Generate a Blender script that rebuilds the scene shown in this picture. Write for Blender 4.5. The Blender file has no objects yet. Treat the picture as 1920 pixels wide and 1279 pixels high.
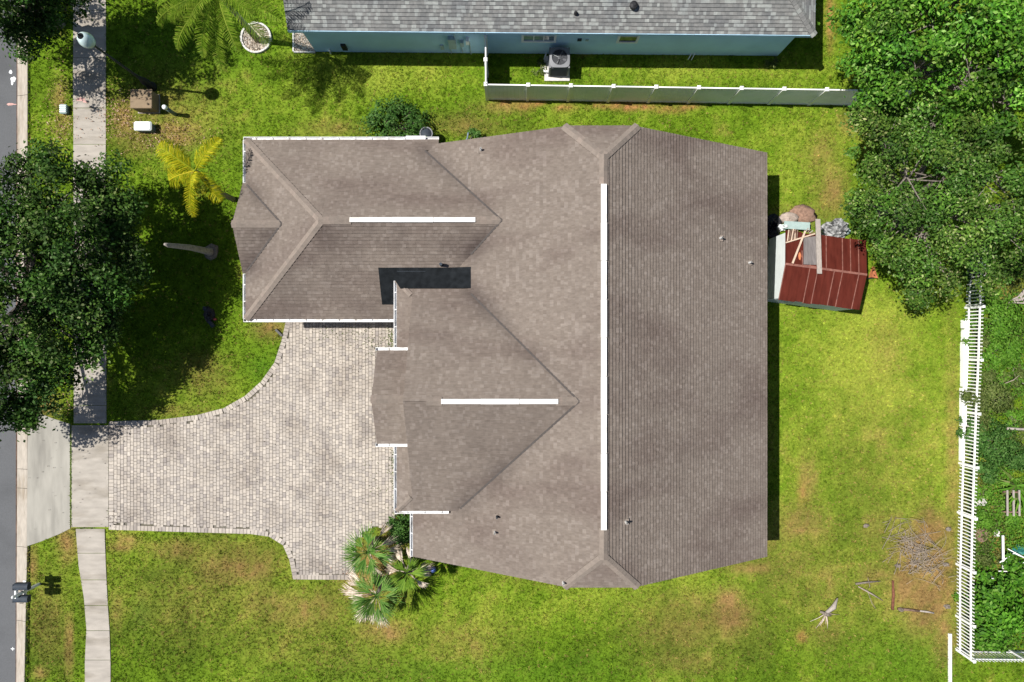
import bpy, math, random
import numpy as np
from mathutils import Vector, Matrix

random.seed(7)
RNG = np.random.default_rng(11)
S = 0.0242          # metres on the ground per photo pixel
H = 31.0            # height of the drone
CX, CY = 960.0, 639.5
SC = bpy.context.scene
COL = SC.collection
R = math.radians

# ------------------------------------------------------------------ camera, sky, sun
cam_d = bpy.data.cameras.new('camera'); cam = bpy.data.objects.new('camera', cam_d); COL.objects.link(cam)
cam.location = (0, 0, H); cam.rotation_euler = (0, 0, 0)
cam_d.sensor_width = 36.0; cam_d.lens = 36.0 * H / (1920 * S)
cam_d.clip_start = 0.1; cam_d.clip_end = 2000
SC.camera = cam
SUN_L = (0.557, -0.065)          # shadow shift per metre of height
SUN_DIR = Vector((SUN_L[0], SUN_L[1], -1)).normalized()
SUN_EL = math.asin(-SUN_DIR.z)
SUN_AZ = math.atan2(-SUN_DIR.x, -SUN_DIR.y)     # compass angle of the sun from +Y towards +X
world = bpy.data.worlds.new('World'); SC.world = world; world.use_nodes = True
wn = world.node_tree.nodes; wl = world.node_tree.links
bg = wn.get('Background') or wn.new('ShaderNodeBackground')
sky = wn.new('ShaderNodeTexSky'); sky.sky_type = 'NISHITA'; sky.sun_disc = False
sky.sun_elevation = SUN_EL; sky.sun_rotation = SUN_AZ
sky.air_density = 1.0; sky.dust_density = 1.0; sky.ozone_density = 1.0
wl.new(sky.outputs[0], bg.inputs[0]); bg.inputs[1].default_value = 0.05
sun_d = bpy.data.lights.new('sun', 'SUN'); sun = bpy.data.objects.new('sun', sun_d); COL.objects.link(sun)
sun_d.energy = 4.2; sun_d.angle = R(0.53); sun_d.color = (1.0, 0.955, 0.89)
sun.location = (-20, 0, 40); sun.rotation_euler = SUN_DIR.to_track_quat('-Z', 'Y').to_euler()
SC.view_settings.view_transform = 'Standard'; SC.view_settings.look = 'None'
SC.view_settings.gamma = 1.0; SC.view_settings.exposure = 0.75
SC.view_settings.use_curve_mapping = False

# ------------------------------------------------------------------ helpers
def W(px, py, z=0.0):
    """place seen at photo pixel (px, py) when it lies z metres above the ground"""
    k = S * (H - z) / H
    return ((px - CX) * k, (CY - py) * k, z)

def G(px, py):
    return ((px - CX) * S, (CY - py) * S)

def tag(o, label=None, cat=None, group=None, kind=None):
    if label: o['label'] = label
    if cat: o['category'] = cat
    if group: o['group'] = group
    if kind: o['kind'] = kind
    return o

def empty(name, loc, label=None, cat=None, group=None, kind=None):
    o = bpy.data.objects.new(name, None); COL.objects.link(o); o.location = loc
    o.empty_display_size = 0.2
    return tag(o, label, cat, group, kind)

def adopt(o, parent):
    """parent o, keeping its world placement (parents are only moved, never turned)"""
    if parent is not None:
        o.parent = parent
        t = Vector(parent.location)
        if parent.parent is not None and parent.type == 'MESH':
            t = Vector((0, 0, 0)) if parent.get('_w') else Vector(parent.location)
        o.matrix_parent_inverse = Matrix.Translation(-t)
    return o

class MB:
    def __init__(self): self.v = []; self.f = []
    def quad(self, *p):
        b = len(self.v); self.v += [tuple(q) for q in p]; self.f.append(tuple(range(b, b + len(p)))); return self
    def box(self, c, s, rz=0.0):
        x, y, z = s[0] / 2, s[1] / 2, s[2] / 2; ca, sa = math.cos(rz), math.sin(rz); b = len(self.v)
        for dz in (-z, z):
            for dx, dy in ((-x, -y), (x, -y), (x, y), (-x, y)):
                self.v.append((c[0] + dx * ca - dy * sa, c[1] + dx * sa + dy * ca, c[2] + dz))
        for q in ((0, 3, 2, 1), (4, 5, 6, 7), (0, 1, 5, 4), (1, 2, 6, 5), (2, 3, 7, 6), (3, 0, 4, 7)):
            self.f.append(tuple(b + i for i in q))
        return self
    def bar(self, a, b_, w, h, up=(0, 0, 1)):
        a = Vector(a); c = Vector(b_); d = (c - a).normalized(); u = Vector(up)
        s = d.cross(u)
        if s.length < 1e-4: s = d.cross(Vector((1, 0, 0)))
        s.normalize(); n = s.cross(d).normalized(); b = len(self.v)
        for p in (a, c):
            for i, j in ((-1, -1), (1, -1), (1, 1), (-1, 1)):
                self.v.append(tuple(p + s * (i * w / 2) + n * (j * h / 2)))
        for q in ((0, 1, 2, 3), (7, 6, 5, 4), (0, 4, 5, 1), (1, 5, 6, 2), (2, 6, 7, 3), (3, 7, 4, 0)):
            self.f.append(tuple(b + i for i in q))
        return self
    def prism(self, poly, z0, z1):
        """poly: list of (x, y) or (x, y, ztop); z0/z1 numbers or functions of (x, y)"""
        n = len(poly); b = len(self.v)
        f0 = z0 if callable(z0) else (lambda x, y: z0); f1 = z1 if callable(z1) else (lambda x, y: z1)
        ar = sum(poly[i][0] * poly[(i + 1) % n][1] - poly[(i + 1) % n][0] * poly[i][1] for i in range(n))
        if ar < 0: poly = poly[::-1]
        for p in poly: self.v.append((p[0], p[1], f0(p[0], p[1])))
        for p in poly: self.v.append((p[0], p[1], f1(p[0], p[1])))
        self.f.append(tuple(range(b + n - 1, b - 1, -1))); self.f.append(tuple(range(b + n, b + 2 * n)))
        for i in range(n):
            j = (i + 1) % n; self.f.append((b + i, b + j, b + n + j, b + n + i))
        return self
    def tube(self, pts, rad, n=6, caps=True):
        pts = [Vector(p) for p in pts]
        if not hasattr(rad, '__len__'): rad = [rad] * len(pts)
        b = len(self.v); ref = Vector((0.31, 0.95, 0.07))
        for i, p in enumerate(pts):
            d = (pts[min(i + 1, len(pts) - 1)] - pts[max(i - 1, 0)])
            if d.length < 1e-6: d = Vector((0, 0, 1))
            d.normalize(); a = d.cross(ref)
            if a.length < .05: a = d.cross(Vector((1, 0, 0)))
            a.normalize(); c = d.cross(a)
            for k in range(n):
                t = 2 * math.pi * k / n
                self.v.append(tuple(p + a * (rad[i] * math.cos(t)) + c * (rad[i] * math.sin(t))))
        for i in range(len(pts) - 1):
            for k in range(n):
                k2 = (k + 1) % n; self.f.append((b + i * n + k, b + i * n + k2, b + (i + 1) * n + k2, b + (i + 1) * n + k))
        if caps:
            self.f.append(tuple(b + k for k in range(n))[::-1])
            self.f.append(tuple(b + (len(pts) - 1) * n + k for k in range(n)))
        return self
    def lathe(self, c, prof, n=16):
        """prof: list of (radius, z) going up"""
        b = len(self.v)
        for r, z in prof:
            for k in range(n):
                t = 2 * math.pi * k / n; self.v.append((c[0] + r * math.cos(t), c[1] + r * math.sin(t), c[2] + z))
        for i in range(len(prof) - 1):
            for k in range(n):
                k2 = (k + 1) % n; self.f.append((b + i * n + k, b + i * n + k2, b + (i + 1) * n + k2, b + (i + 1) * n + k))
        self.f.append(tuple(b + k for k in range(n))[::-1]); m = b + (len(prof) - 1) * n
        self.f.append(tuple(m + k for k in range(n)))
        return self
    def blob(self, c, r, seed=0, amp=.25, n=8, m=5):
        rg = random.Random(seed); b = len(self.v)
        for i in range(m + 1):
            ph = -math.pi / 2 + math.pi * i / m
            for k in range(n):
                t = 2 * math.pi * k / n; q = 1 + amp * (rg.random() - .5) * 2
                self.v.append((c[0] + r[0] * q * math.cos(ph) * math.cos(t), c[1] + r[1] * q * math.cos(ph) * math.sin(t), c[2] + r[2] * q * math.sin(ph)))
        for i in range(m):
            for k in range(n):
                k2 = (k + 1) % n; self.f.append((b + i * n + k, b + i * n + k2, b + (i + 1) * n + k2, b + (i + 1) * n + k))
        return self
    def mesh(self, name, mat, smooth=False):
        me = bpy.data.meshes.new(name); me.from_pydata(self.v, [], self.f)
        if mat: me.materials.append(mat)
        if smooth: me.polygons.foreach_set('use_smooth', [True] * len(me.polygons))
        me.update(); return me
    def build(self, name, mat, parent=None, smooth=False, **t):
        o = bpy.data.objects.new(name, self.mesh(name, mat, smooth)); COL.objects.link(o)
        if parent is not None and parent.type == 'MESH':
            o.parent = parent                       # meshes sit at the world origin of their thing
            o.matrix_parent_inverse = parent.matrix_basis.inverted() if False else Matrix.Identity(4)
        else: adopt(o, parent)
        return tag(o, **t)

def np_mesh(name, verts, nper, mat, col=None, parent=None, **t):
    """verts (N*nper, 3): N separate faces of nper corners, numpy-fast"""
    nv = len(verts); nf = nv // nper
    me = bpy.data.meshes.new(name)
    me.vertices.add(nv); me.vertices.foreach_set('co', np.ascontiguousarray(verts, dtype=np.float32).ravel())
    me.loops.add(nv); me.loops.foreach_set('vertex_index', np.arange(nv, dtype=np.int32))
    me.polygons.add(nf); me.polygons.foreach_set('loop_start', np.arange(0, nv, nper, dtype=np.int32))
    me.polygons.foreach_set('loop_total', np.full(nf, nper, dtype=np.int32))
    if col is not None:
        a = me.color_attributes.new('Col', 'FLOAT_COLOR', 'POINT')
        c4 = np.ones((nv, 4), dtype=np.float32); c4[:, :3] = col; a.data.foreach_set('color', c4.ravel())
    me.materials.append(mat); me.update(calc_edges=True)
    o = bpy.data.objects.new(name, me); COL.objects.link(o); adopt(o, parent)
    return tag(o, **t)

def inst(name, me, parent, loc=(0, 0, 0), rz=0.0, scale=None, **t):
    o = bpy.data.objects.new(name, me); COL.objects.link(o); o.location = loc; o.rotation_euler = (0, 0, rz)
    if scale: o.scale = scale
    adopt(o, parent); return tag(o, **t)

def inpoly(x, y, poly):
    x = np.asarray(x); y = np.asarray(y); r = np.zeros(x.shape, bool); n = len(poly)
    for i in range(n):
        x0, y0 = poly[i]; x1, y1 = poly[(i + 1) % n]
        if y0 == y1: continue
        c = ((y0 > y) != (y1 > y)) & (x < (x1 - x0) * (y - y0) / (y1 - y0) + x0); r ^= c
    return r

def vnoise(x, y, sc, seed):
    g = np.random.default_rng(seed).random((128, 128)); x = np.asarray(x) * sc + 500.3; y = np.asarray(y) * sc + 500.7
    xi = np.floor(x).astype(int); yi = np.floor(y).astype(int); fx = x - xi; fy = y - yi
    fx = fx * fx * (3 - 2 * fx); fy = fy * fy * (3 - 2 * fy)
    a = g[xi % 128, yi % 128]; b = g[(xi + 1) % 128, yi % 128]; c = g[xi % 128, (yi + 1) % 128]; d = g[(xi + 1) % 128, (yi + 1) % 128]
    return (a * (1 - fx) + b * fx) * (1 - fy) + (c * (1 - fx) + d * fx) * fy

# ------------------------------------------------------------------ materials
MATS = {}
def mat(name, col, rough=.7, var=.15, scale=6.0, bump=0.0, bscale=60., metal=0.0, spec=.3, col2=None, stretch=None, island=0.0, stain=None, stain_scale=.6, stain_lo=.5, stain_hi=.68, trans=0.0, attr=None, isl_cols=None, detail=4.0, drough=0.0, attr_mul=None):
    if name in MATS: return MATS[name]
    m = bpy.data.materials.new(name); m.use_nodes = True; MATS[name] = m
    nt = m.node_tree; N = nt.nodes; L = nt.links; p = N['Principled BSDF']
    p.inputs['Roughness'].default_value = rough; p.inputs['Metallic'].default_value = metal
    p.inputs['Specular IOR Level'].default_value = spec; p.inputs['Diffuse Roughness'].default_value = drough
    geo = N.new('ShaderNodeNewGeometry')
    pos = geo.outputs['Position']
    if stretch:
        mp = N.new('ShaderNodeMapping'); mp.inputs['Scale'].default_value = stretch; L.new(pos, mp.inputs['Vector']); pos_s = mp.outputs[0]
    else: pos_s = pos
    nz = N.new('ShaderNodeTexNoise'); nz.inputs['Scale'].default_value = scale; nz.inputs['Detail'].default_value = detail
    L.new(pos_s, nz.inputs['Vector'])
    c2 = col2 or tuple(max(0, c * (1 - 2 * var)) for c in col)
    if isl_cols or island:
        oi = N.new('ShaderNodeObjectInfo'); ad = N.new('ShaderNodeMath'); ad.operation = 'ADD'
        L.new(geo.outputs['Random Per Island'], ad.inputs[0]); L.new(oi.outputs['Random'], ad.inputs[1])
        fr = N.new('ShaderNodeMath'); fr.operation = 'FRACT'; L.new(ad.outputs[0], fr.inputs[0])
    if attr:
        at = N.new('ShaderNodeAttribute'); at.attribute_name = attr; base = at.outputs['Color']
    elif isl_cols:
        cr = N.new('ShaderNodeValToRGB'); cr.color_ramp.interpolation = 'LINEAR'
        el = cr.color_ramp.elements
        while len(el) < len(isl_cols): el.new(.5)
        for e, (q, c) in zip(el, isl_cols): e.position = q; e.color = (*c, 1)
        L.new(fr.outputs[0], cr.inputs[0]); base = cr.outputs[0]
    else:
        rg = N.new('ShaderNodeRGB'); rg.outputs[0].default_value = (*col, 1); base = rg.outputs[0]
    # noise variation
    mx = N.new('ShaderNodeMix'); mx.data_type = 'RGBA'; mx.blend_type = 'MIX' if col2 else 'MULTIPLY'
    mr = N.new('ShaderNodeMapRange'); mr.inputs['From Min'].default_value = .32; mr.inputs['From Max'].default_value = .68
    L.new(nz.outputs['Fac'], mr.inputs['Value'])
    if col2:
        L.new(mr.outputs[0], mx.inputs['Factor']); L.new(base, mx.inputs['A']); mx.inputs['B'].default_value = (*col2, 1)
    else:
        gr = N.new('ShaderNodeMapRange'); gr.inputs['To Min'].default_value = 1 - var; gr.inputs['To Max'].default_value = 1 + var
        L.new(mr.outputs[0], gr.inputs['Value']); mx.inputs['Factor'].default_value = 1
        L.new(base, mx.inputs['A']); L.new(gr.outputs[0], mx.inputs['B'])
    out = mx.outputs['Result']
    if stain:
        n2 = N.new('ShaderNodeTexNoise'); n2.inputs['Scale'].default_value = stain_scale; n2.inputs['Detail'].default_value = 6
        L.new(pos_s, n2.inputs['Vector'])
        r2 = N.new('ShaderNodeMapRange'); r2.inputs['From Min'].default_value = stain_lo; r2.inputs['From Max'].default_value = stain_hi
        L.new(n2.outputs['Fac'], r2.inputs['Value'])
        m2 = N.new('ShaderNodeMix'); m2.data_type = 'RGBA'; m2.blend_type = 'MULTIPLY'
        L.new(r2.outputs[0], m2.inputs['Factor']); L.new(out, m2.inputs['A']); m2.inputs['B'].default_value = (*stain, 1); out = m2.outputs['Result']
    if attr_mul:
        am = N.new('ShaderNodeAttribute'); am.attribute_name = attr_mul; m3 = N.new('ShaderNodeMix'); m3.data_type = 'RGBA'; m3.blend_type = 'MULTIPLY'; m3.inputs['Factor'].default_value = 1
        L.new(out, m3.inputs['A']); L.new(am.outputs['Color'], m3.inputs['B']); out = m3.outputs['Result']
    L.new(out, p.inputs['Base Color'])
    if bump:
        nb = N.new('ShaderNodeTexNoise'); nb.inputs['Scale'].default_value = bscale; nb.inputs['Detail'].default_value = 3
        L.new(pos, nb.inputs['Vector']); bp = N.new('ShaderNodeBump'); bp.inputs['Strength'].default_value = bump; bp.inputs['Distance'].default_value = .02
        L.new(nb.outputs['Fac'], bp.inputs['Height']); L.new(bp.outputs[0], p.inputs['Normal'])
    if trans:
        tr = N.new('ShaderNodeBsdfTranslucent'); L.new(out, tr.inputs['Color']); ms = N.new('ShaderNodeMixShader'); ms.inputs[0].default_value = trans
        L.new(p.outputs[0], ms.inputs[1]); L.new(tr.outputs[0], ms.inputs[2]); L.new(ms.outputs[0], N['Material Output'].inputs['Surface'])
    return m

M_GROUND = mat('lawn_soil', (.1, .12, .03), rough=1, var=.28, scale=9, bump=.6, bscale=14, attr='Col', spec=.05)
M_GRASS = mat('grass_blades', (.1, .15, .02), rough=.85, var=.15, scale=2.5, attr='Col', spec=.03, trans=.22)
M_ASPH = mat('asphalt', (.10, .104, .11), rough=.95, var=.12, scale=35, bump=.3, bscale=120, stain=(.8, .8, .8), stain_scale=.35)
M_KERB = mat('kerb_concrete', (.34, .305, .26), rough=.9, var=.12, scale=5, bump=.2, stain=(.72, .68, .62), stain_scale=1.1, stretch=(3, .6, 1))
M_WALK = mat('sidewalk_concrete', (.325, .298, .262), rough=.9, var=.12, scale=3, bump=.2, stain=(.7, .68, .64), stain_scale=.9, stretch=(.5, 1.6, 1))
M_APRON = mat('apron_concrete', (.290, .278, .245), rough=.9, var=.12, scale=2, bump=.2, stain=(.66, .66, .66), stain_scale=.8, stretch=(1.6, .3, 1))
M_PAVER = mat('pavers', (.4, .36, .33), rough=.9, var=.1, scale=12, bump=.25, bscale=70, island=1,
              isl_cols=[(0, (.280, .252, .232)), (.2, (.340, .308, .275)), (.6, (.385, .346, .302)), (.86, (.418, .376, .325)), (1, (.455, .41, .36))],
              stain=(.70, .68, .67), stain_scale=.62, stain_lo=.46, stain_hi=.72)
M_JOINT = mat('joint_sand', (.125, .115, .095), rough=1, var=.3, scale=4, stain=(.75, .75, .6), stain_scale=.8)
SH = [(0, (.168, .140, .119)), (.4, (.180, .151, .129)), (.78, (.190, .160, .137)), (.86, (.207, .176, .152)), (1, (.218, .186, .162))]
M_SHING = mat('brown_shingles', (.15, .13, .12), rough=.95, var=.12, scale=10, bump=.35, bscale=130, isl_cols=SH, spec=.05, attr_mul='slope_tone',
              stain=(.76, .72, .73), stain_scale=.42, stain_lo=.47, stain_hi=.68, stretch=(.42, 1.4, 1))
M_DECK = mat('roof_deck', (.07, .062, .058), rough=1, var=.1)
M_CAP = mat('ridge_cap_shingles', (.23, .175, .14), rough=.95, var=.1, scale=8, bump=.3, bscale=120, isl_cols=[(0, (.178, .149, .127)), (.6, (.196, .163, .138)), (1, (.212, .173, .147))])
M_WHITE = mat('white_metal', (.70, .70, .68), rough=.5, var=.06, scale=3, stain=(.80, .77, .72), stain_scale=2.2)
M_GUT = mat('gutter_white', (.72, .73, .74), rough=.5, var=.05, scale=4, stain=(.75, .72, .68), stain_scale=3)
M_MEMB = mat('black_membrane', (.013, .015, .017), rough=1, var=.3, scale=4, spec=.02)
M_STUCCO = mat('stucco_beige', (.42, .37, .30), rough=.95, var=.06, bump=.3, bscale=80)
M_TRIM = mat('white_trim', (.84, .85, .84), rough=.6, var=.04)
M_GLASS = mat('window_glass', (.03, .04, .05), rough=.08, var=.1, spec=.6)
M_DOOR = mat('garage_door_paint', (.6, .58, .54), rough=.6, var=.05)
M_DKDOOR = mat('entry_door', (.10, .05, .03), rough=.6, var=.1)
M_NWALL = mat('blue_stucco', (.50, .74, .92), rough=.95, var=.05, scale=1.2, bump=.25, bscale=60, stain=(.86, .9, .92), stain_scale=.5)
M_NSHING = mat('grey_shingles', (.3, .3, .3), rough=.95, var=.12, scale=10, bump=.35, bscale=130, spec=.15,
               isl_cols=[(0, (.130, .134, .133)), (.35, (.158, .160, .157)), (.66, (.178, .179, .174)), (.80, (.225, .236, .228)), (1, (.255, .268, .257))],
               stain=(.8, .82, .86), stain_scale=.6)
M_VINYL = mat('white_vinyl', (.88, .88, .86), rough=.4, var=.03, scale=2)
M_VINYLP = mat('vinyl_panel', (.92, .93, .97), rough=.55, var=.03, scale=1.5, stain=(.86, .90, .84), stain_scale=.9)
M_RUST = mat('red_metal_roof', (.085, .018, .012), rough=.8, var=.16, scale=2.2, spec=.05, stain=(.72, .66, .66), stain_scale=1.6, stretch=(2.5, .6, 1))
M_RUSTSEAM = mat('seam_metal', (.20, .085, .065), rough=.6, var=.3, scale=6)
M_SHEDW = mat('shed_wall_metal', (.74, .80, .79), rough=.6, var=.06, scale=3)
M_WOOD = mat('weathered_wood', (.31, .275, .245), rough=.9, var=.2, scale=7, stretch=(6, 1, 1))
M_WOODB = mat('pale_wood', (.52, .40, .30), rough=.9, var=.15, scale=8)
M_WOODD = mat('dark_wood', (.17, .11, .08), rough=.9, var=.3, scale=8)
M_GREYP = mat('grey_sheet', (.16, .145, .14), rough=.5, var=.2, scale=4, stretch=(5, .7, 1))
M_BARK = mat('bark', (.17, .145, .12), rough=1, var=.35, scale=12, bump=.6, bscale=25)
M_BARKP = mat('pale_bark', (.20, .175, .15), rough=1, var=.3, scale=10, bump=.5, bscale=20, stretch=(1, 1, 3))
M_TWIG = mat('grey_twigs', (.27, .225, .18), rough=1, var=.25, scale=10)
M_BLACK = mat('black_metal', (.02, .02, .022), rough=.5, var=.2)
M_SLATE = mat('slate_metal', (.040, .050, .064), spec=.12, rough=.6, var=.15, scale=8)
M_GLOBE = mat('lamp_globe', (.50, .62, .62), rough=.25, var=.15, scale=8, spec=.6)
M_TAN = mat('tan_utility', (.20, .145, .088), rough=.7, var=.08)
M_PED = mat('pedestal_green', (.10, .14, .13), rough=.6, var=.1)
M_WPLAST = mat('white_plastic', (.74, .78, .78), rough=.45, var=.04)
M_TEAL = mat('pale_teal', (.29, .38, .37), rough=.6, var=.1)
M_ACG = mat('condenser_grey', (.20, .207, .22), rough=.6, var=.05, spec=.2)
M_ACD = mat('condenser_fins', (.05, .053, .06), rough=.6, var=.2, scale=20)
M_GRAVEL = mat('gravel', (.33, .29, .24), rough=1, var=.2, scale=14, isl_cols=[(0, (.17, .13, .10)), (.5, (.42, .36, .29)), (1, (.66, .62, .56))])
M_STONE = mat('pale_stone', (.56, .54, .51), rough=.9, var=.15, scale=8, bump=.3)
M_ROCK = mat('grey_boulder', (.34, .28, .24), rough=1, var=.25, scale=6, bump=.5)
M_ORANGE = mat('orange_clay', (.50, .17, .075), rough=.8, var=.15)
M_TARP = mat('blue_tarp', (.06, .10, .19), rough=.5, var=.3, scale=9, col2=(.22, .28, .36))
M_BAG = mat('black_white_bag', (.015, .015, .018), rough=.4, var=.3, scale=7, col2=(.42, .425, .43))
M_BLUE = mat('blue_plastic', (.09, .16, .50), rough=.5, var=.2)
M_DEADF = mat('dead_frond', (.46, .37, .29), rough=1, var=.25, scale=10, isl_cols=[(0, (.26, .20, .15)), (.5, (.46, .38, .30)), (1, (.62, .54, .45))], trans=.1)
def leafmat(name, cols, trans=.2, rough=.6, spec=.14, tint=None):
    return mat(name, cols[1][1], rough=rough, var=.22, scale=.7, isl_cols=cols, trans=trans, spec=spec, attr_mul=tint)
M_OAK = leafmat('oak_leaves_dark', [(0, (.014, .044, .006)), (.5, (.036, .092, .012)), (.88, (.062, .130, .020)), (1, (.16, .21, .09))], tint='Col')
M_OAKR = leafmat('oak_leaves', [(0, (.026, .072, .009)), (.5, (.062, .140, .017)), (.85, (.105, .195, .030)), (1, (.25, .30, .13))], tint='Col')
M_BRI = leafmat('bright_leaves', [(0, (.022, .076, .006)), (.5, (.058, .165, .012)), (.85, (.115, .255, .024)), (1, (.22, .34, .09))], tint='Col')
M_BRIB = leafmat('bush_leaves', [(0, (.026, .090, .006)), (.5, (.060, .180, .011)), (.85, (.100, .245, .018)), (1, (.18, .32, .06))])
M_SHRUB = leafmat('shrub_leaves', [(0, (.020, .065, .010)), (.5, (.046, .120, .018)), (1, (.10, .19, .045))])
M_LIME = leafmat('lime_leaves', [(0, (.040, .11, .008)), (.5, (.075, .19, .014)), (1, (.13, .25, .03))])
M_OLIVE = leafmat('olive_leaves', [(0, (.040, .062, .014)), (.5, (.085, .125, .024)), (1, (.16, .19, .06))])
M_YPALM = leafmat('yellow_frond', [(0, (.16, .23, .008)), (.3, (.29, .33, .008)), (.65, (.46, .43, .012)), (1, (.62, .54, .03))], trans=.35)
M_GPALM = leafmat('green_frond', [(0, (.09, .18, .010)), (.5, (.17, .28, .016)), (1, (.30, .37, .05))], trans=.35)
M_FANG = leafmat('fan_green', [(0, (.040, .115, .016)), (.5, (.085, .20, .028)), (1, (.20, .30, .08))], trans=.3)
M_FANY = leafmat('fan_lime', [(0, (.07, .15, .015)), (.5, (.13, .24, .02)), (1, (.20, .30, .04))], trans=.3)
M_PAINT = mat('road_paint', (.62, .64, .64), rough=.8, var=.1)
M_PINK = mat('pink_paint', (.50, .30, .27), rough=.9, var=.15)

# ------------------------------------------------------------------ hard surfaces (photo pixels on the ground)
DRIVE = [(205, 790), (300, 787), (370, 778), (420, 765), (460, 742), (490, 715), (515, 680), (528, 640), (537, 600), (540, 575),
         (785, 575), (785, 962), (748, 962), (728, 985), (692, 990), (668, 1012), (665, 1087), (550, 1086), (543, 1050), (531, 1022),
         (505, 1006), (470, 1001), (205, 993)]
APRON = [(53, 777), (75, 775), (100, 785), (132, 795), (132, 991), (110, 1002), (75, 1016), (51, 1024)]
WALK_L = [(138, -60), (138, 200), (139, 400), (139, 795), (135, 796), (135, 990), (143, 991), (148, 1060), (158, 1120), (163, 1180), (160, 1240), (160, 1340)]
WALK_R = [(199, -60), (199, 200), (199, 400), (200, 795), (204, 796), (204, 990), (197, 991), (199, 1060), (202, 1120), (206, 1180), (208, 1240), (208, 1340)]
def edge_at(line, y):
    for (x0, y0), (x1, y1) in zip(line, line[1:]):
        if y0 <= y <= y1: return x0 + (x1 - x0) * (y - y0) / (y1 - y0)
    return line[0][0] if y < line[0][1] else line[-1][0]
KL = lambda y: 28.5 - 2.0 * max(0, y - 790) / 489
KR = lambda y: 52.0 - 6.0 * max(0, y - 1000) / 279

drive_w = [G(*p) for p in DRIVE]
apron_w = [G(*p) for p in APRON]
walk_w = [G(*p) for p in WALK_L] + [G(*p) for p in WALK_R[::-1]]

# ------------------------------------------------------------------ lawn colour field (what the turf itself looks like)
TAN = [(1735, 1000, 45, 40, 1.), (1700, 1100, 40, 50, 1.), (1755, 1110, 40, 80, 1.), (1745, 1060, 50, 60, 1.), (1640, 1080, 40, 30, .6), (1365, 1130, 30, 30, 1.), (470, 1070, 40, 22, .9), (230, 1025, 24, 10, .8),(400, 1120, 230, 90, .28), (600, 1200, 200, 60, .28), (1640, 860, 120, 160, .22), (1560, 1100, 160, 100, .3), (1300, 1170, 120, 60, .45), (90, 1150, 40, 90, .4), (300, 210, 110, 60, .4), (1720, 1110, 70, 60, .9), (1480, 1060, 60, 50, .4), (860, 1200, 90, 40, .35),(330, 250, 55, 28, .8), (235, 225, 26, 42, .75), (270, 260, 45, 30, .5), (112, 182, 12, 34, .7), (120, 235, 16, 30, .5), (85, 760, 25, 22, .7),
       (870, 235, 70, 18, .45), (940, 200, 40, 14, .6), (620, 240, 45, 16, .55), (1560, 360, 26, 50, .7), (1500, 402, 45, 16, .6), (1545, 290, 26, 40, .5),
       (1516, 900, 20, 55, .55), (1505, 985, 60, 45, .6), (1660, 990, 60, 60, .4), (1725, 1050, 62, 80, .95), (1735, 1140, 60, 50, .85), (1770, 1190, 26, 50, .7),
       (1370, 1150, 40, 48, .85), (1300, 1145, 70, 40, .5), (1400, 1066, 45, 12, .75), (1785, 900, 14, 240, .55), (1450, 1010, 40, 30, .5),
       (440, 1060, 90, 45, .65), (330, 1030, 60, 22, .55), (240, 1015, 30, 16, .6), (560, 1145, 110, 45, .55), (720, 1185, 55, 26, .75), (490, 1130, 60, 40, .5), (220, 1140, 16, 40, .5),
       (125, 1022, 18, 34, .95), (62, 1062, 9, 36, .85), (130, 1200, 8, 56, .85), (75, 1262, 16, 14, .7), (1550, 1180, 40, 30, .4), (1290, 1240, 90, 25, .4),
       (690, 1075, 60, 60, .8), (740, 1010, 30, 30, .7), (505, 615, 30, 16, .8), (1660, 660, 30, 60, .35), (380, 705, 45, 35, .45), (330, 770, 60, 14, .4), (1440, 820, 14, 60, .3),
       (1850, 1010, 60, 120, .55), (1835, 1205, 22, 22, .8), (1890, 560, 50, 40, .5), (1600, 230, 30, 20, .6), (1010, 1075, 80, 20, .25), (640, 900, 30, 20, .3)]
SOIL = [(985, 197, 26, 6, .9), (1010, 195, 14, 5, .9), (1060, 202, 20, 8, .7), (1150, 198, 46, 6, .95), (1190, 200, 40, 7, .95), (1255, 205, 26, 8, .7), (1290, 201, 18, 5, .8), (1556, 40, 8, 50, .8), (1503, 920, 7, 22, .6), (1502, 1192, 10, 12, .8), (945, 193, 10, 5, .6), (1313, 1172, 6, 6, .6)]
YEL = [(760, 140, 190, 40, .8), (1320, 130, 240, 22, .8), (1480, 280, 70, 70, .9), (1580, 650, 110, 110, 1.), (1500, 780, 50, 160, .6), (1640, 760, 110, 120, .7), (1060, 1140, 220, 40, .55), (900, 1160, 80, 60, .5), (1560, 480, 40, 40, .5), (480, 160, 60, 60, .4), (1700, 900, 90, 60, .5), (450, 640, 70, 60, .2), (1300, 225, 200, 20, .3)]
DARK = [(300, 1180, 260, 110, .42), (90, 1180, 40, 120, .6), (1250, 1190, 200, 60, .45), (1000, 1240, 300, 40, .4), (490, 690, 40, 30, .35), (290, 1140, 12, 70, .5), (1680, 800, 40, 30, .35), (1400, 1200, 140, 50, .4), (250, 500, 200, 200, .4), (1530, 1090, 140, 60, .25), (860, 225, 120, 20, .2)]
LUSH = [(500, 690, 35, 30, .8), (265, 1150, 12, 40, .8), (640, 120, 80, 60, .4), (380, 60, 120, 80, .5), (70, 1260, 20, 12, .5), (900, 1260, 300, 30, .5), (1700, 1230, 100, 40, .6), (1530, 420, 40, 20, .8)]
def blobs(px, py, lst, warp):
    r = np.zeros_like(px)
    for (a, b, rx, ry, s) in lst:
        d = ((px - a) / rx) ** 2 + ((py - b) / ry) ** 2
        r = np.maximum(r, s * np.exp(-d * .9 * warp))
    return r
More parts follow.
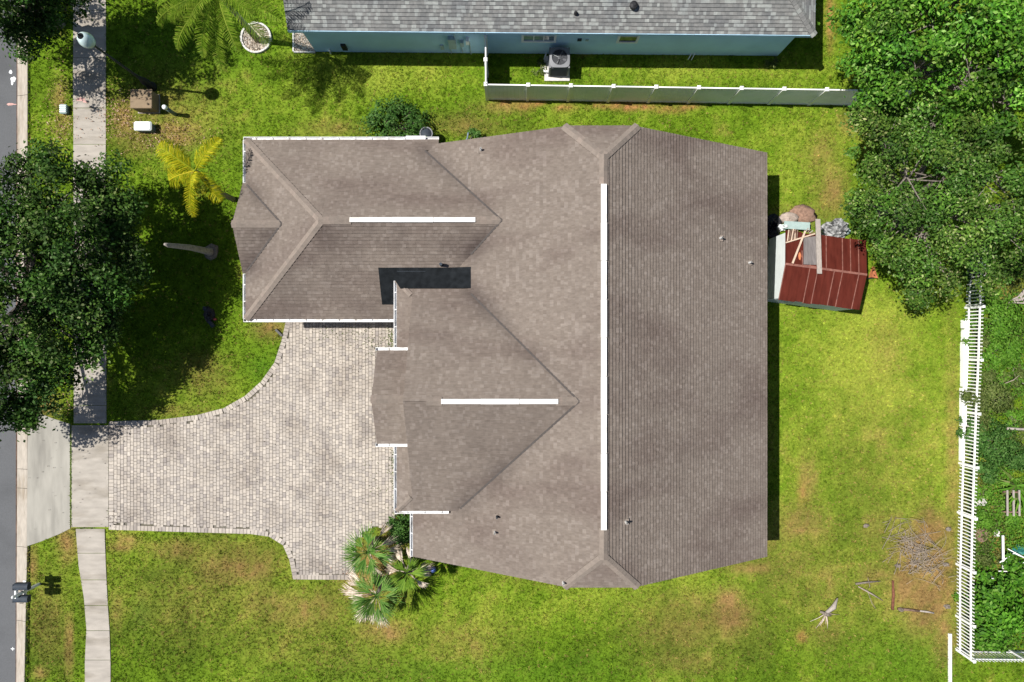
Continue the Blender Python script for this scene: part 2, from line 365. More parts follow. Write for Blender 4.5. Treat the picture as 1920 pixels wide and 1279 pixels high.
def turf(x, y):
    px = x / S + CX; py = CY - y / S
    n1 = vnoise(x, y, .35, 1); n2 = vnoise(x, y, 1.1, 2); n3 = vnoise(x, y, 3.1, 3); n4 = vnoise(x, y, 7.5, 4)
    warp = .45 + 1.1 * n2 * (.5 + n3)
    tan = blobs(px, py, TAN, warp); soil = blobs(px, py, SOIL, .6 + n3); yel = blobs(px, py, YEL, .5 + .5 * n2); dark = blobs(px, py, DARK, .5 + .6 * n2); lush = blobs(px, py, LUSH, .6 + .5 * n2)
    t = np.clip(.50 + .40 * (n1 - .5) + .28 * (n2 - .5) + .28 * (n3 - .5) + .30 * (n4 - .5) + .42 * yel - .5 * dark, 0, 1)
    c0 = np.array([.054, .108, .007]); c1 = np.array([.116, .200, .012]); c2 = np.array([.245, .300, .036])
    t = t[:, None]
    col = np.where(t < .5, c0 + (c1 - c0) * (t * 2), c1 + (c2 - c1) * (t * 2 - 1))
    lw = np.clip(lush * (.5 + n3), 0, 1)[:, None]; col = col * (1 - .6 * lw) + np.array([.062, .158, .012]) * .6 * lw
    tw = np.clip(tan * (.55 + .75 * n3 + .55 * (n4 - .3)) + .35 * np.clip(n2 * n3 * 1.9 - .95, 0, 1), 0, .95)[:, None]
    tc = np.array([.245, .150, .058]) * (.75 + .5 * n2[:, None])
    col = col * (1 - tw) + tc * tw
    sw = np.clip(soil * (.4 + 1.1 * n4), 0, 1)[:, None]; col = col * (1 - sw) + np.array([.36, .165, .072]) * sw
    return col, np.clip(tw[:, 0] * .95 + sw[:, 0], 0, 1)

# ground: one sheet to the horizon, dipping under the road
xs = np.concatenate([[-400, -150, -60, -31.0, -30.8], np.linspace(-22.3, 27, 200)[:1] - .35, np.arange(-22.0, 27.5, .2), [40, 80, 200, 400]])
ys = np.concatenate([[-400, -150, -60, -30], np.arange(-19, 21, .2), [30, 60, 150, 400]])
X, Y = np.meshgrid(xs, ys, indexing='ij'); nx, ny = X.shape
Z = np.where((X < -21.95) & (X > -30.9), -.17, 0.0) + np.where(X > -21.9, .012 * (vnoise(X, Y, .8, 8) - .5), 0)
vv = np.stack([X, Y, Z], -1).reshape(-1, 3)
idx = np.arange(nx * ny).reshape(nx, ny)
fc = np.stack([idx[:-1, :-1], idx[1:, :-1], idx[1:, 1:], idx[:-1, 1:]], -1).reshape(-1, 4)
gm = bpy.data.meshes.new('ground'); gm.from_pydata(vv.tolist(), [], fc.tolist())
gc, _ = turf(vv[:, 0], vv[:, 1]); far = (np.abs(vv[:, 0]) > 28) | (np.abs(vv[:, 1]) > 21); gc[far] = np.array([.11, .17, .018])
ca = gm.color_attributes.new('Col', 'FLOAT_COLOR', 'POINT'); c4 = np.ones((len(vv), 4), np.float32); c4[:, :3] = gc * .85; ca.data.foreach_set('color', c4.ravel())
gm.materials.append(M_GROUND); go = bpy.data.objects.new('ground', gm); COL.objects.link(go); tag(go, kind='structure')

# road, kerb, sidewalk, apron
MB().quad(*[(-30.7, -400, -.13), (G(KL(0), 0)[0] + .05, -400, -.13), (G(KL(0), 0)[0] + .05, 400, -.13), (-30.7, 400, -.13)]).build('road', M_ASPH, kind='structure')
kerb = empty('kerb', (-22.2, 0, 0), kind='structure')
ky = list(range(-140, 1420, 118)); ky = [-140, -20, 100, 178, 290, 410, 530, 650, 770, 880, 916, 1026, 1165, 1290, 1420]
for y0, y1 in zip(ky, ky[1:]):
    b = MB(); pr = [(0, -.135), (.02, -.118), (.5, -.06), (.8, .0), (.94, .022), (1, .018)]
    a0, a1, b0, b1 = KL(y0), KR(y0), KL(y1), KR(y1); g = .35
    for (t0, z0), (t1, z1) in zip(pr, pr[1:]):
        p = [G(a0 + (a1 - a0) * t0, y0 + g), G(a0 + (a1 - a0) * t1, y0 + g), G(b0 + (b1 - b0) * t1, y1 - g), G(b0 + (b1 - b0) * t0, y1 - g)]
        b.quad((*p[3], z0), (*p[2], z1), (*p[1], z1), (*p[0], z0))
    x0, x1 = a0, a1
    for yy, aa, bb in ((y0 + g, a0, a1), (y1 - g, b0, b1)):
        b.quad(*[(*G(aa + (bb - aa) * t, yy), z) for t, z in pr] + [(*G(bb, yy), -.16), (*G(aa, yy), -.16)])
    b.quad((*G(a1, y0 + g), .018), (*G(b1, y1 - g), .018), (*G(b1, y1 - g), -.16), (*G(a1, y0 + g), -.16))
    b.build('kerb_segment', M_KERB, kerb)
MB().quad(*[(*G(KL(y) + dx, y), -.119 + .002 * dx) for y, dx in ((-140, -.6), (-140, 1.2), (1420, 1.2), (1420, -.6))]).build('gutter_dirt', mat('gutter_dirt', (.10, .062, .045), rough=1, var=.5, scale=3), kerb)
walk = empty('sidewalk', (-19, 0, 0), kind='structure')
wy = [-60, 20, 109, 203, 271, 340, 410, 480, 550, 620, 690, 760, 794]
wy2 = [797, 988.5]; wy3 = [991, 1037, 1087, 1135, 1182, 1237, 1290, 1340]
for lst in (wy, wy2, wy3):
    for y0, y1 in zip(lst, lst[1:]):
        g = .45; ymid = [y0 + g] + [y for (x, y) in WALK_L if y0 < y < y1] + [y1 - g]
        poly = [G(edge_at(WALK_L, y), y) for y in ymid] + [G(edge_at(WALK_R, y), y) for y in ymid[::-1]]
        dz = random.uniform(-.006, .006)
        MB().prism(poly, -.08, .035 + dz).build('slab', M_WALK, walk)
MB().prism(apron_w, -.08, .022).build('driveway_apron', M_APRON, kind='structure')

# painted and spilled marks on the road
mk = MB(); cx, cy = G(21, 147)
def disc(b, c, rx, ry, z, seed, n=14, rz=0):
    rg = random.Random(seed); b.quad(*[(c[0] + rx * (.75 + .5 * rg.random()) * math.cos(2 * math.pi * i / n + rz), c[1] + ry * (.75 + .5 * rg.random()) * math.sin(2 * math.pi * i / n + rz), z) for i in range(n)])
disc(mk, (cx, cy), .13, .13, -.126, 1); disc(mk, G(16, 133), .07, .10, -.126, 2); disc(mk, G(19, 153), .05, .13, -.1255, 3)
mk.build('road_paint_mark', M_PAINT, label='white paint splash on the grey road near the kerb', cat='road mark')
mk = MB(); disc(mk, G(15, 194), .16, .06, -.126, 5); disc(mk, G(24, 194), .1, .02, -.1255, 6)
mk.build('pink_survey_mark', M_PINK, label='pink survey paint dash on the road edge', cat='road mark')
mk = MB(); disc(mk, G(152, 187), .22, .09, .0395, 7); disc(mk, G(160, 191), .12, .05, .0398, 8)
mk.build('pink_survey_mark', M_PINK, label='faint pink paint patch on the sidewalk slab', cat='road mark')
mk = MB(); disc(mk, G(20, 1219), .09, .03, -.126, 9); disc(mk, G(20, 1219), .02, .09, -.1255, 10)
mk.build('road_paint_mark', M_PAINT, label='small white cross mark on the road below the mailbox', cat='road mark')

# ------------------------------------------------------------------ driveway of pavers
drv = empty('driveway', (*G(470, 880), 0), kind='structure')
MB().prism(drive_w, -.05, .012).build('joint_bed', M_JOINT, drv)
def paver_verts(w, l, z0=.0, z1=.05, ch=.009):
    a, b = w / 2, l / 2; q = [(-1, -1), (1, -1), (1, 1), (-1, 1)]
    v = [(i * a, j * b, z0) for i, j in q] + [(i * a, j * b, z1 - ch) for i, j in q] + [(i * (a - ch), j * (b - ch), z1) for i, j in q]
    f = [(0, 1, 5, 4), (1, 2, 6, 5), (2, 3, 7, 6), (3, 0, 4, 7), (4, 5, 9, 8), (5, 6, 10, 9), (6, 7, 11, 10), (7, 4, 8, 11), (8, 9, 10, 11)]
    return v, f
inner_px = DRIVE
pav = []
PW, GAP = .150, .011
border_pts = []
# soldier course along the free edges
def course(line, off):
    pts = [Vector(G(*p)) for p in line]; seg = [(pts[i + 1] - pts[i]).length for i in range(len(pts) - 1)]; tot = sum(seg); n = int(tot / .16)
    for i in range(n):
        d = (i + .5) * tot / n; k = 0
        while d > seg[k]: d -= seg[k]; k += 1
        t = (pts[k + 1] - pts[k]).normalized(); p = pts[k] + t * d; nrm = Vector((t.y, -t.x))
        c = p + nrm * off; pav.append((c.x, c.y, math.atan2(t.y, t.x), tot / n - GAP, .225))
course(DRIVE[:10], .115)
course(DRIVE[17:23], .115)
course([(667, 1087), (550, 1086)], .115)
course([(205, 993), (205, 790)], .115)
bx = np.array([p[0] for p in pav]); by = np.array([p[1] for p in pav])
x = min(p[0] for p in drive_w) + .232; xe = max(p[0] for p in drive_w); ylo = min(p[1] for p in drive_w); yhi = max(p[1] for p in drive_w)
while x < xe:
    y = ylo + random.uniform(-.2, 0)
    while y < yhi:
        l = random.choice([.150, .150, .150, .225, .225]); c = (x + PW / 2, y + l / 2)
        if bool(inpoly(np.array([c[0]]), np.array([c[1]]), drive_w)[0]) and np.min((bx - c[0]) ** 2 + (by - c[1]) ** 2) > .136 ** 2:
            pav.append((c[0], c[1], 0.0, PW - GAP, l - GAP))
        y += l
    x += PW
order = sorted(range(len(pav)), key=lambda i: pav[i][0] ** 2 + pav[i][1] ** 2 if (G(0, 598)[1] > pav[i][1] and pav[i][0] < G(738, 0)[0]) else 1e9)
near = set(order[:300])
pm = {}
rest = MB()
for i, (x, y, rz, w, l) in enumerate(pav):
    zt = random.uniform(-.004, .004)
    if i in near:
        key = (round(w, 3), round(l, 3))
        if key not in pm:
            b = MB(); b.v, b.f = paver_verts(w, l); pm[key] = b.mesh('paver', M_PAVER)
        inst('paver', pm[key], drv, (x, y, .004 + zt), rz)
    else:
        v, f = paver_verts(w, l); n = len(rest.v); ca_, sa_ = math.cos(rz), math.sin(rz)
        rest.v += [(x + a * ca_ - c * sa_, y + a * sa_ + c * ca_, z + .004 + zt) for a, c, z in v]; rest.f += [tuple(n + k for k in q) for q in f]
rest.build('pavers', M_PAVER, drv, kind='stuff')

# ------------------------------------------------------------------ house roof geometry (plan in photo-pixel units u, metres = u*S)
m_ = .577
def U(*p): return tuple((a * S, b * S) for a, b in p)
def plane(kind, ref, z0):
    """height of a roof slope: kind is the side it faces"""
    r = ref * S
    if kind == 'E': return lambda x, y: z0 + m_ * (r - x)
    if kind == 'W': return lambda x, y: z0 + m_ * (x - r)
    if kind == 'N': return lambda x, y: z0 + m_ * (r - y)
    if kind == 'S': return lambda x, y: z0 + m_ * (y - r)
DOWN = {'E': (1, 0), 'W': (-1, 0), 'N': (0, 1), 'S': (0, -1)}

def clip(poly, a, b, c):
    """keep a*u + b*v <= c"""
    out = []
    for i in range(len(poly)):
        p = poly[i]; q = poly[(i + 1) % len(poly)]; dp = a * p[0] + b * p[1] - c; dq = a * q[0] + b * q[1] - c
        if dp <= 0: out.append(p)
        if (dp < 0 < dq) or (dq < 0 < dp):
            t = dp / (dp - dq); out.append((p[0] + (q[0] - p[0]) * t, p[1] + (q[1] - p[1]) * t))
    return out

def tabs(poly, kind, zf, expo=.143, wmin=.08, wmax=.17, seed=0):
    """courses of shingle tabs covering a roof polygon, each tab its own small wedge"""
    rg = random.Random(seed); dx, dy = DOWN[kind]; cs = 1 / math.sqrt(1 + m_ * m_)
    # u along the contour, v up the slope
    uv = [((-dy) * x + dx * y, -(dx * x + dy * y) / cs) for x, y in poly]
    ar = sum(uv[i][0] * uv[(i + 1) % len(uv)][1] - uv[(i + 1) % len(uv)][0] * uv[i][1] for i in range(len(uv)))
    if ar < 0: uv = uv[::-1]
    hp = []
    for i in range(len(uv)):
        p, q = uv[i], uv[(i + 1) % len(uv)]; a, b = q[1] - p[1], -(q[0] - p[0]); hp.append((a, b, a * p[0] + b * p[1]))
    v0 = min(p[1] for p in uv); v1 = max(p[1] for p in uv); u0 = min(p[0] for p in uv); u1 = max(p[0] for p in uv)
    nz = cs; nh = m_ * cs
    out = []
    v = v0 - .012
    while v < v1:
        u = u0 - rg.random() * .3
        while u < u1:
            w = rg.uniform(wmin, wmax); q = [(u, v), (u + w, v), (u + w, v + expo), (u, v + expo)]
            inside = True
            for (a, b, c) in hp:
                if any(a * s + b * t > c + 1e-9 for s, t in q):
                    inside = False; break
            if not inside:
                for (a, b, c) in hp:
                    q = clip(q, a, b, c + (.02 if abs(a) < 1e-6 and b < 0 else 0))
                    if len(q) < 3: break
            if len(q) >= 3:
                th = .036 + .010 * rg.random(); top = []; bot = []
                for s, t in q:
                    # plan position
                    h = -t * cs; x = -dy * s + dx * h; y = dx * s + dy * h; z = zf(x, y)
                    k = .003 + (th - .003) * (1 - (t - v) / expo)
                    top.append((x + dx * nh * k, y + dy * nh * k, z + nz * k)); bot.append((x, y, z - .004))
                out.append((top, bot, (u + w / 2, v)))
            u += w
        v += expo
    return out

def add_tabs(mb, tl):
    for top, bot, _ in tl:
        n = len(top); b = len(mb.v); mb.v += bot + top
        mb.f.append(tuple(range(b + n, b + 2 * n)))
        for i in range(n):
            j = (i + 1) % n; mb.f.append((b + i, b + j, b + n + j, b + n + i))

def fix_ccw(poly):
    ar = sum(poly[i][0] * poly[(i + 1) % len(poly)][1] - poly[(i + 1) % len(poly)][0] * poly[i][1] for i in range(len(poly)))
    return poly if ar > 0 else poly[::-1]

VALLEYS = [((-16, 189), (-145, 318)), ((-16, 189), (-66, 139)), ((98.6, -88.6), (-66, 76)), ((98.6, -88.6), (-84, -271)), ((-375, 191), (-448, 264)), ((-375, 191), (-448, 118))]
def add_slope_tone(me, darken=0.0):  # darkens shingles beside the valleys, plus a noisy amount set per slope
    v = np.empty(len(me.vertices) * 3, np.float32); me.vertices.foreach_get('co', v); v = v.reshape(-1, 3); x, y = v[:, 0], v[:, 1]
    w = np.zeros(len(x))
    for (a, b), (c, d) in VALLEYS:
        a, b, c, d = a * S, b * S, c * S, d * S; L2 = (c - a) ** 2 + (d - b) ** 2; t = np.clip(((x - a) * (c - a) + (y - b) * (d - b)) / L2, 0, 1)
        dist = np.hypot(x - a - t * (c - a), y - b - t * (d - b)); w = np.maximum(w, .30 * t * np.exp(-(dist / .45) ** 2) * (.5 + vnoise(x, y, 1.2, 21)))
    w = w + darken * (.4 + 1.2 * vnoise(x, y, .45, 22)) * (.7 + .6 * vnoise(x, y, 1.7, 23))
    w = np.clip(w, 0, .6); a_ = me.color_attributes.new('slope_tone', 'FLOAT_COLOR', 'POINT'); c4 = np.ones((len(x), 4), np.float32)
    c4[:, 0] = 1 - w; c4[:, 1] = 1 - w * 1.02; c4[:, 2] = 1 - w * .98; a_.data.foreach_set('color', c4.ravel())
def slope(house, kind, ref, z0, poly, seed, mat_s=None, name='roof_slope', darken=.06):
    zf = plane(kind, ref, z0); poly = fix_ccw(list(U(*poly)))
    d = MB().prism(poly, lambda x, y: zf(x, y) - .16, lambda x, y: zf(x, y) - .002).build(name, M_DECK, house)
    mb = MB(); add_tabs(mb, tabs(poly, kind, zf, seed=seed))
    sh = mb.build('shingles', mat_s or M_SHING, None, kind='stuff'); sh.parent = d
    add_slope_tone(sh.data, darken)
    return d

house = empty('house', (0, 0, 0), 'large house with brown-grey shingle roof and white ridge vents behind the paver driveway', 'house')
slope(house, 'E', 431, 3.0, [(431, 319), (186, 319), (132, 265), (132, -311), (186, -365), (431, -365)], 1)
slope(house, 'W', -167, 3.0, [(-167, -365), (78, -365), (132, -311), (132, 265), (78, 319), (-124, 327), (-167, 300)], 2)
zj = 3 + m_ * 245 * S
slope(house, 'N', 319, zj, [(78, 319), (186, 319), (132, 265)], 3)
slope(house, 'S', -365, zj, [(78, -365), (186, -365), (132, -311)], 4)
# entrance-side wing
slope(house, 'N', 340, 3.0, [(-450, 340), (-167, 340), (-16, 189), (-299, 189)], 5)
slope(house, 'N', 340, 3.0, [(-167, 340), (-124, 340), (-124, 319), (-146, 319)], 6)
slope(house, 'S', 38, 3.0, [(-450, 38), (-167, 38), (-16, 189), (-299, 189)], 7, darken=.24)
slope(house, 'W', -450, 3.0, [(-450, 38), (-450, 340), (-299, 189)], 8)
slope(house, 'N', 266, 3.0, [(-456, 266), (-450, 266), (-375, 191), (-456, 191)], 9)
slope(house, 'S', 116, 3.0, [(-456, 116), (-450, 116), (-375, 191), (-456, 191)], 10, darken=.24)
# front wing with the raised eaves
RY = -88.6
slope(house, 'N', 98, 4.1, [(-160, 98), (-88, 98), (98.6, RY), (-160, RY)], 11)
slope(house, 'N', 98, 4.1, [(-186.6, 98), (-160, 98), (-160, 71.4)], 12)
slope(house, 'S', -275.2, 4.1, [(-160, -275.2), (-88, -275.2), (98.6, RY), (-160, RY)], 13, darken=.18)
slope(house, 'S', -275.2, 4.1, [(-186.6, -275.2), (-160, -275.2), (-160, -248.6)], 14)
slope(house, 'W', -186.6, 4.1, [(-186.6, 98), (-149, 60.4), (-149, -237.6), (-186.6, -275.2)], 15)
# porch gable over the front door
zp = 4.58
slope(house, 'N', -16, zp, [(-216, -16), (-152, -16), (-152, -89.5), (-216, -89.5)], 16, name='porch_roof_slope')
slope(house, 'S', -163, zp, [(-216, -163), (-152, -163), (-152, -89.5), (-216, -89.5)], 17, name='porch_roof_slope')

# walls under the roofs
def wallbox(parent, poly, ztop, name='wall', mt=None):
    return MB().prism(U(*poly), -.05, ztop).build(name, mt or M_STUCCO, parent)
wallbox(house, [(-150, -349), (415, -349), (415, 303), (-150, 303)], 2.84)
zE_ = plane('E', 431, 2.78); zW_ = plane('W', -167, 2.78)
for yy in (303, -349):
    b = MB(); p = [(-150, 2.842), (415, 2.842), (415, zE_(415 * S, 0)), (170, zE_(170 * S, 0)), (94, zW_(94 * S, 0)), (-150, zW_(-150 * S, 0))]
    for d in (0, -8 if yy > 0 else 8): b.v += [(u * S, (yy + d) * S, z) for u, z in p]
    n = len(p); b.f = [tuple(range(n))[::-1], tuple(range(n, 2 * n))] + [(i, (i + 1) % n, n + (i + 1) % n, n + i) for i in range(n)]
    b.build('gable_wall', M_STUCCO, house)
wallbox(house, [(-434, 54), (-151, 54), (-151, 324), (-434, 324)], 2.83)
wallbox(house, [(-170, -259), (-90, -259), (-90, 82), (-170, 82)], 3.93)
zN2 = plane('N', 98, 3.88); zS2 = plane('S', -275.2, 3.88)
b = MB(); p = [(82, 3.94), (82, zN2(0, 82 * S)), (RY, zN2(0, RY * S)), (-259, zS2(0, -259 * S)), (-259, 3.94)]
for xx in (-151, -144): b.v += [(xx * S, u * S, z) for u, z in p]
n = len(p); b.f = [tuple(range(n)), tuple(range(n, 2 * n))[::-1]] + [(i, (i + 1) % n, n + (i + 1) % n, n + i) for i in range(n)]
b.build('gable_wall', M_STUCCO, house)
# porch: two columns, header and gable panel
for yy in (-28, -151):
    MB().box(((-206) * S, yy * S, 2.2), (.34, .34, 4.5)).build('porch_column', M_STUCCO, house)
b = MB(); p = [(-22, 4.1), (-22, 4.5), (-89.5, 5.40), (-157, 4.5), (-157, 4.1)]
for xx in (-210, -202): b.v += [(xx * S, u * S, z) for u, z in p]
b.f = [tuple(range(5)), tuple(range(5, 10))[::-1]] + [(i, (i + 1) % 5, 5 + (i + 1) % 5, 5 + i) for i in range(5)]
b.build('porch_gable', M_STUCCO, house)
dr = MB().box((-171.6 * S, -89.5 * S, 1.15), (.06, 1.5, 2.3)).build('front_door', M_DKDOOR, house)
gd = MB().box((-262 * S, 53.2 * S, 1.12), (4.8, .06, 2.24)).build('garage_door', M_DOOR, house)
for k in range(4):
    q = MB().box((-262 * S, 51.6 * S, .3 + k * .55), (4.7, .03, .48)).build('door_panel', M_DOOR); q.parent = gd
for (cx, cy, sx, sy) in ((-400, 53.4, 1.0, .05), (-171, -215, .05, 1.2), (-171, 40, .05, .9), (415.8, 200, .05, 1.5), (415.8, -60, .05, 2.4), (415.8, -260, .05, 1.5), (250, -349.8, 1.4, .05), (0, -349.8, 1.4, .05), (300, 303.8, 1.2, .05), (-434.8, 190, .05, 1.6)):
    w = MB().box((cx * S, cy * S, 1.6), (sx, sy, 1.25)).build('window', M_GLASS, house)
    f = MB(); hx, hy = sx / 2, sy / 2
    for dz in (-.66, .66): f.box((cx * S, cy * S, 1.6 + dz), (sx + (.16 if sx > sy else .05), sy + (.16 if sy > sx else .05), .08))
    for sg in (-1, 1):
        f.box((cx * S + (sg * (hx + .04) if sx > sy else 0), cy * S + (sg * (hy + .04) if sy > sx else 0), 1.6), (.08 if sx > sy else .10, .08 if sy > sx else .10, 1.238))
    fr = f.build('window_frame', M_TRIM); fr.parent = w

def vseam(a, b_):
    MB().bar(a, b_, .07, .02).build('valley_seam', M_DECK, house)
vseam((-16 * S, 189 * S, 3 + m_ * 151 * S + .050), (-145 * S, 318 * S, 3 + m_ * 22 * S + .050))
vseam((-16 * S, 189 * S, 3 + m_ * 151 * S + .050), (-66 * S, 139 * S, 3 + m_ * 101 * S + .050))
vseam((98.6 * S, RY * S, 4.1 + m_ * 186.6 * S + .050), (-66 * S, 76 * S, 4.1 + m_ * 22 * S + .050))
vseam((98.6 * S, RY * S, 4.1 + m_ * 186.6 * S + .050), (-84 * S, -271.2 * S, 4.1 + m_ * 4 * S + .050))
vseam((-375 * S, 191 * S, 3 + m_ * 75 * S + .050), (-448 * S, 264 * S, 3 + m_ * 2 * S + .050)); vseam((-375 * S, 191 * S, 3 + m_ * 75 * S + .050), (-448 * S, 118 * S, 3 + m_ * 2 * S + .050))
# ridge and hip caps: rows of folded cap shingles
def caps(parent, a, b, width=.30, step=.19, lift=.05, name='ridge_cap', na=None, fold=.10, mt=None):
    a = Vector(a); c = Vector(b); d = (c - a); L_ = d.length; d.normalize(); s = d.cross(Vector((0, 0, 1))).normalized(); up = s.cross(d).normalized()
    mb = MB(); n = max(1, int(L_ / step))
    for i in range(n):
        p = a + d * (i * L_ / n - .03); q = a + d * ((i + 1) * L_ / n)
        for (e0, e1) in (((-1), 0), (0, 1)):
            def P(base, e, z): return base + s * (e * width / 2) + up * (z - abs(e) * fold)
            v = [P(p, e0, lift + .016), P(p, e1, lift + .016), P(q, e1, lift), P(q, e0, lift)]
            w = [Vector(x_) - up * .03 for x_ in v]; bb = len(mb.v); mb.v += [tuple(x_) for x_ in v + w]
            mb.f += [(bb, bb + 1, bb + 2, bb + 3), (bb, bb + 4, bb + 5, bb + 1), (bb + 1, bb + 5, bb + 6, bb + 2), (bb + 2, bb + 6, bb + 7, bb + 3), (bb + 3, bb + 7, bb + 4, bb)]
    return mb.build(name, mt or M_CAP, parent, kind='stuff')
def P3(u, v, z): return (u * S, v * S, z)
zr = 3 + m_ * 299 * S; zw = 3 + m_ * 151 * S; zg = 4.1 + m_ * 186.6 * S; zs_ = 3 + m_ * 75 * S; zpr = zp + m_ * 73.5 * S
caps(house, P3(132, 268, zr), P3(132, 226, zr), fold=.08); caps(house, P3(132, -314, zr), P3(132, -270, zr), fold=.08)
for (u, v, sgn) in ((78, 319, 1), (186, 319, 1), (78, -365, -1), (186, -365, -1)):
    caps(house, P3(u, v, zj), P3(132, v - sgn * 54, zr), name='hip_cap', fold=.055)
caps(house, P3(-450, 340, 3.0), P3(-299, 189, zw), name='hip_cap', fold=.06); caps(house, P3(-450, 38, 3.0), P3(-299, 189, zw), name='hip_cap', fold=.06)
caps(house, P3(-302, 189, zw), P3(-252, 189, zw), fold=.08); caps(house, P3(-57, 189, zw), P3(-14, 189, zw), fold=.08)
caps(house, P3(-456, 191, zs_), P3(-377, 191, zs_), fold=.08)
caps(house, P3(-125, RY, zg), P3(-103, RY, zg), fold=.08); caps(house, P3(66, RY, zg), P3(100, RY, zg), fold=.08)
caps(house, P3(-216, -89.5, zpr), P3(-162, -89.5, zpr), fold=.08)
caps(house, P3(-186.6, 98, 4.1), P3(-162, 73.4, 4.1 + m_ * 24.6 * S), name='hip_cap', width=.2, fold=.04); caps(house, P3(-186.6, -275.2, 4.1), P3(-162, -250.6, 4.1 + m_ * 24.6 * S), name='hip_cap', width=.2, fold=.04)
def ridge_vent(a, b, w=.175):
    a = Vector(a); c = Vector(b); mb = MB(); n = max(2, int((c - a).length / 1.25)); d = (c - a) / n
    for i in range(n):
        mb.bar(a + d * i + d.normalized() * .008 + Vector((0, 0, .05 + .004 * (i % 2))), a + d * (i + 1) - d.normalized() * .008 + Vector((0, 0, .05 + .004 * (i % 2))), w + .012 * (i % 2), .07)
    mb.bar(a + Vector((0, 0, .004)), c + Vector((0, 0, .004)), w * .7, .05)
    return mb.build('ridge_vent', M_WHITE, house)
ridge_vent(P3(132, 226, zr), P3(132, -272, zr), .195)
ridge_vent(P3(-254, 189.5, zw), P3(-57, 189.5, zw)); ridge_vent(P3(-104, RY, zg), P3(68, RY, zg))

# gutters
def gutter(a, b, out, z, ends=(1, 1), w=.125, straps=True):
    a = Vector((*a, z)); c = Vector((*b, z)); o = Vector((*out, 0)); mb = MB(); d = (c - a).normalized(); ln = (c - a).length
    mb.bar(a + o * (w / 2 + .01) + Vector((0, 0, -.115)), c + o * (w / 2 + .01) + Vector((0, 0, -.115)), w, .012)
    mb.bar(a + o * (w + .004) + Vector((0, 0, -.055)), c + o * (w + .004) + Vector((0, 0, -.055)), .022, .13)
    mb.bar(a + o * .012 + Vector((0, 0, -.062)), c + o * .012 + Vector((0, 0, -.062)), .012, .10)
    for e, p, sg in ((ends[0], a, 1), (ends[1], c, -1)):
        if e: mb.bar(p + d * sg * .006 + o * .014 + Vector((0, 0, -.06)), p + d * sg * .006 + o * w + Vector((0, 0, -.06)), .012, .12)
    g = mb.build('gutter', M_GUT, house)
    if straps:
        k = .45
        sb = MB()
        while k < ln - .2:
            sb.bar(a + d * k + o * .02 + Vector((0, 0, -.008)), a + d * k + o * w + Vector((0, 0, -.008)), .03, .008); k += .68
        if sb.v:
            q = sb.build('gutter_straps', M_GUT, kind='stuff'); q.parent = g
    return g
def E(u, v): return (u * S, v * S)
gutter(E(-455, 340), E(-124, 340), (0, 1), 2.99)
gutter(E(-455, 38), E(-190, 38), (0, -1), 2.99)
gutter(E(-450, 340), E(-450, 268), (-1, 0), 2.985); gutter(E(-450, 114), E(-450, 38), (-1, 0), 2.985)
gutter(E(-186.6, 98), E(-186.6, -14), (-1, 0), 4.09); gutter(E(-186.6, -166), E(-186.6, -275), (-1, 0), 4.085)
gutter(E(-191, -275.2), E(-103, -275.2), (0, -1), 4.09)
gutter(E(-167, -279), E(-167, -365), (-1, 0), 2.985)
gutter(E(-218, -16), E(-164, -16), (0, 1), zp - .005); gutter(E(-218, -163), E(-164, -163), (0, -1), zp - .005)
MB().box((*E(-163, 344), 2.97), (.8, .16, .1)).build('downspout_head', M_GUT, house)
MB().tube([(*E(-420, 33.5), 2.88), (*E(-418, 33), 2.7), (*E(-418, 50), 2.4), (*E(-418, 52), .15), (*E(-418, 40), .08)], .04, 6).build('downspout', M_GUT, house)
# black membrane in the valley between the two wings
zS1 = plane('S', 38, 3.0)
MB().prism(U((-217, 119), (-189, 119), (-183, 61), (-217, 61)), lambda x, y: zS1(x, y) + .002, lambda x, y: zS1(x, y) + .07).build('valley_membrane', M_MEMB, house)
b = MB()
q = [((-192, 119.2, 4.185), (-100, 119.2, 4.195), (-66, 119.2, 4.44)), ((-192, 101, 4.175), (-100, 101, 4.20), (-66, 101, 4.44)), ((-180, 85, 4.345), (-100, 85, 4.35), (-66, 85, 4.45))]
b.v = [P3(*c) for r_ in q for c in r_]; b.f = [(3, 4, 1, 0), (4, 5, 2, 1), (6, 7, 4, 3), (7, 8, 5, 4)]
o = b.build('valley_membrane', M_MEMB, house)
sm = o.modifiers.new('thick', 'SOLIDIFY'); sm.thickness = .03; sm.offset = -1
MB().bar(P3(-186, 113, 4.20), P3(-140, 113, 4.205), .012, .008).build('membrane_seam', M_SLATE, house)
# roof pipes
def vent_pipe(px, py, zf, h=.28, mt=None, r=.036):
    z = 4.0
    for _ in range(12): x, y, _z = W(px, py, z); z = zf(x, y)
    MB().box((x, y, z + .03), (.22, .22, .02)).build('pipe_flashing', M_CAP, house)
    p = MB().tube([(x, y, z - .05), (x, y, z + h)], [r * 1.5, r], 10).build('vent_pipe', mt or M_WHITE, house)
    c = MB().tube([(x, y, z + h - .02), (x, y, z + h + .004)], r * .8, 10).build('pipe_opening', M_BLACK); c.parent = p
pE = plane('E', 431, 3.0); pW = plane('W', -167, 3.0)
for px, py in ((1350, 447), (1404, 493), (1173, 978)): vent_pipe(px, py, pE, .3)
for px, py in ((902, 282), (932, 968), (928, 997), (1056, 1091)): vent_pipe(px, py, pW, .3, M_SLATE if py == 968 else M_WHITE)
x, y, z = W(828, 497, 4.25); MB().tube([(x, y, z - .1), (x, y, z + .35)], [.07, .06], 10).build('vent_pipe', M_SLATE, house)

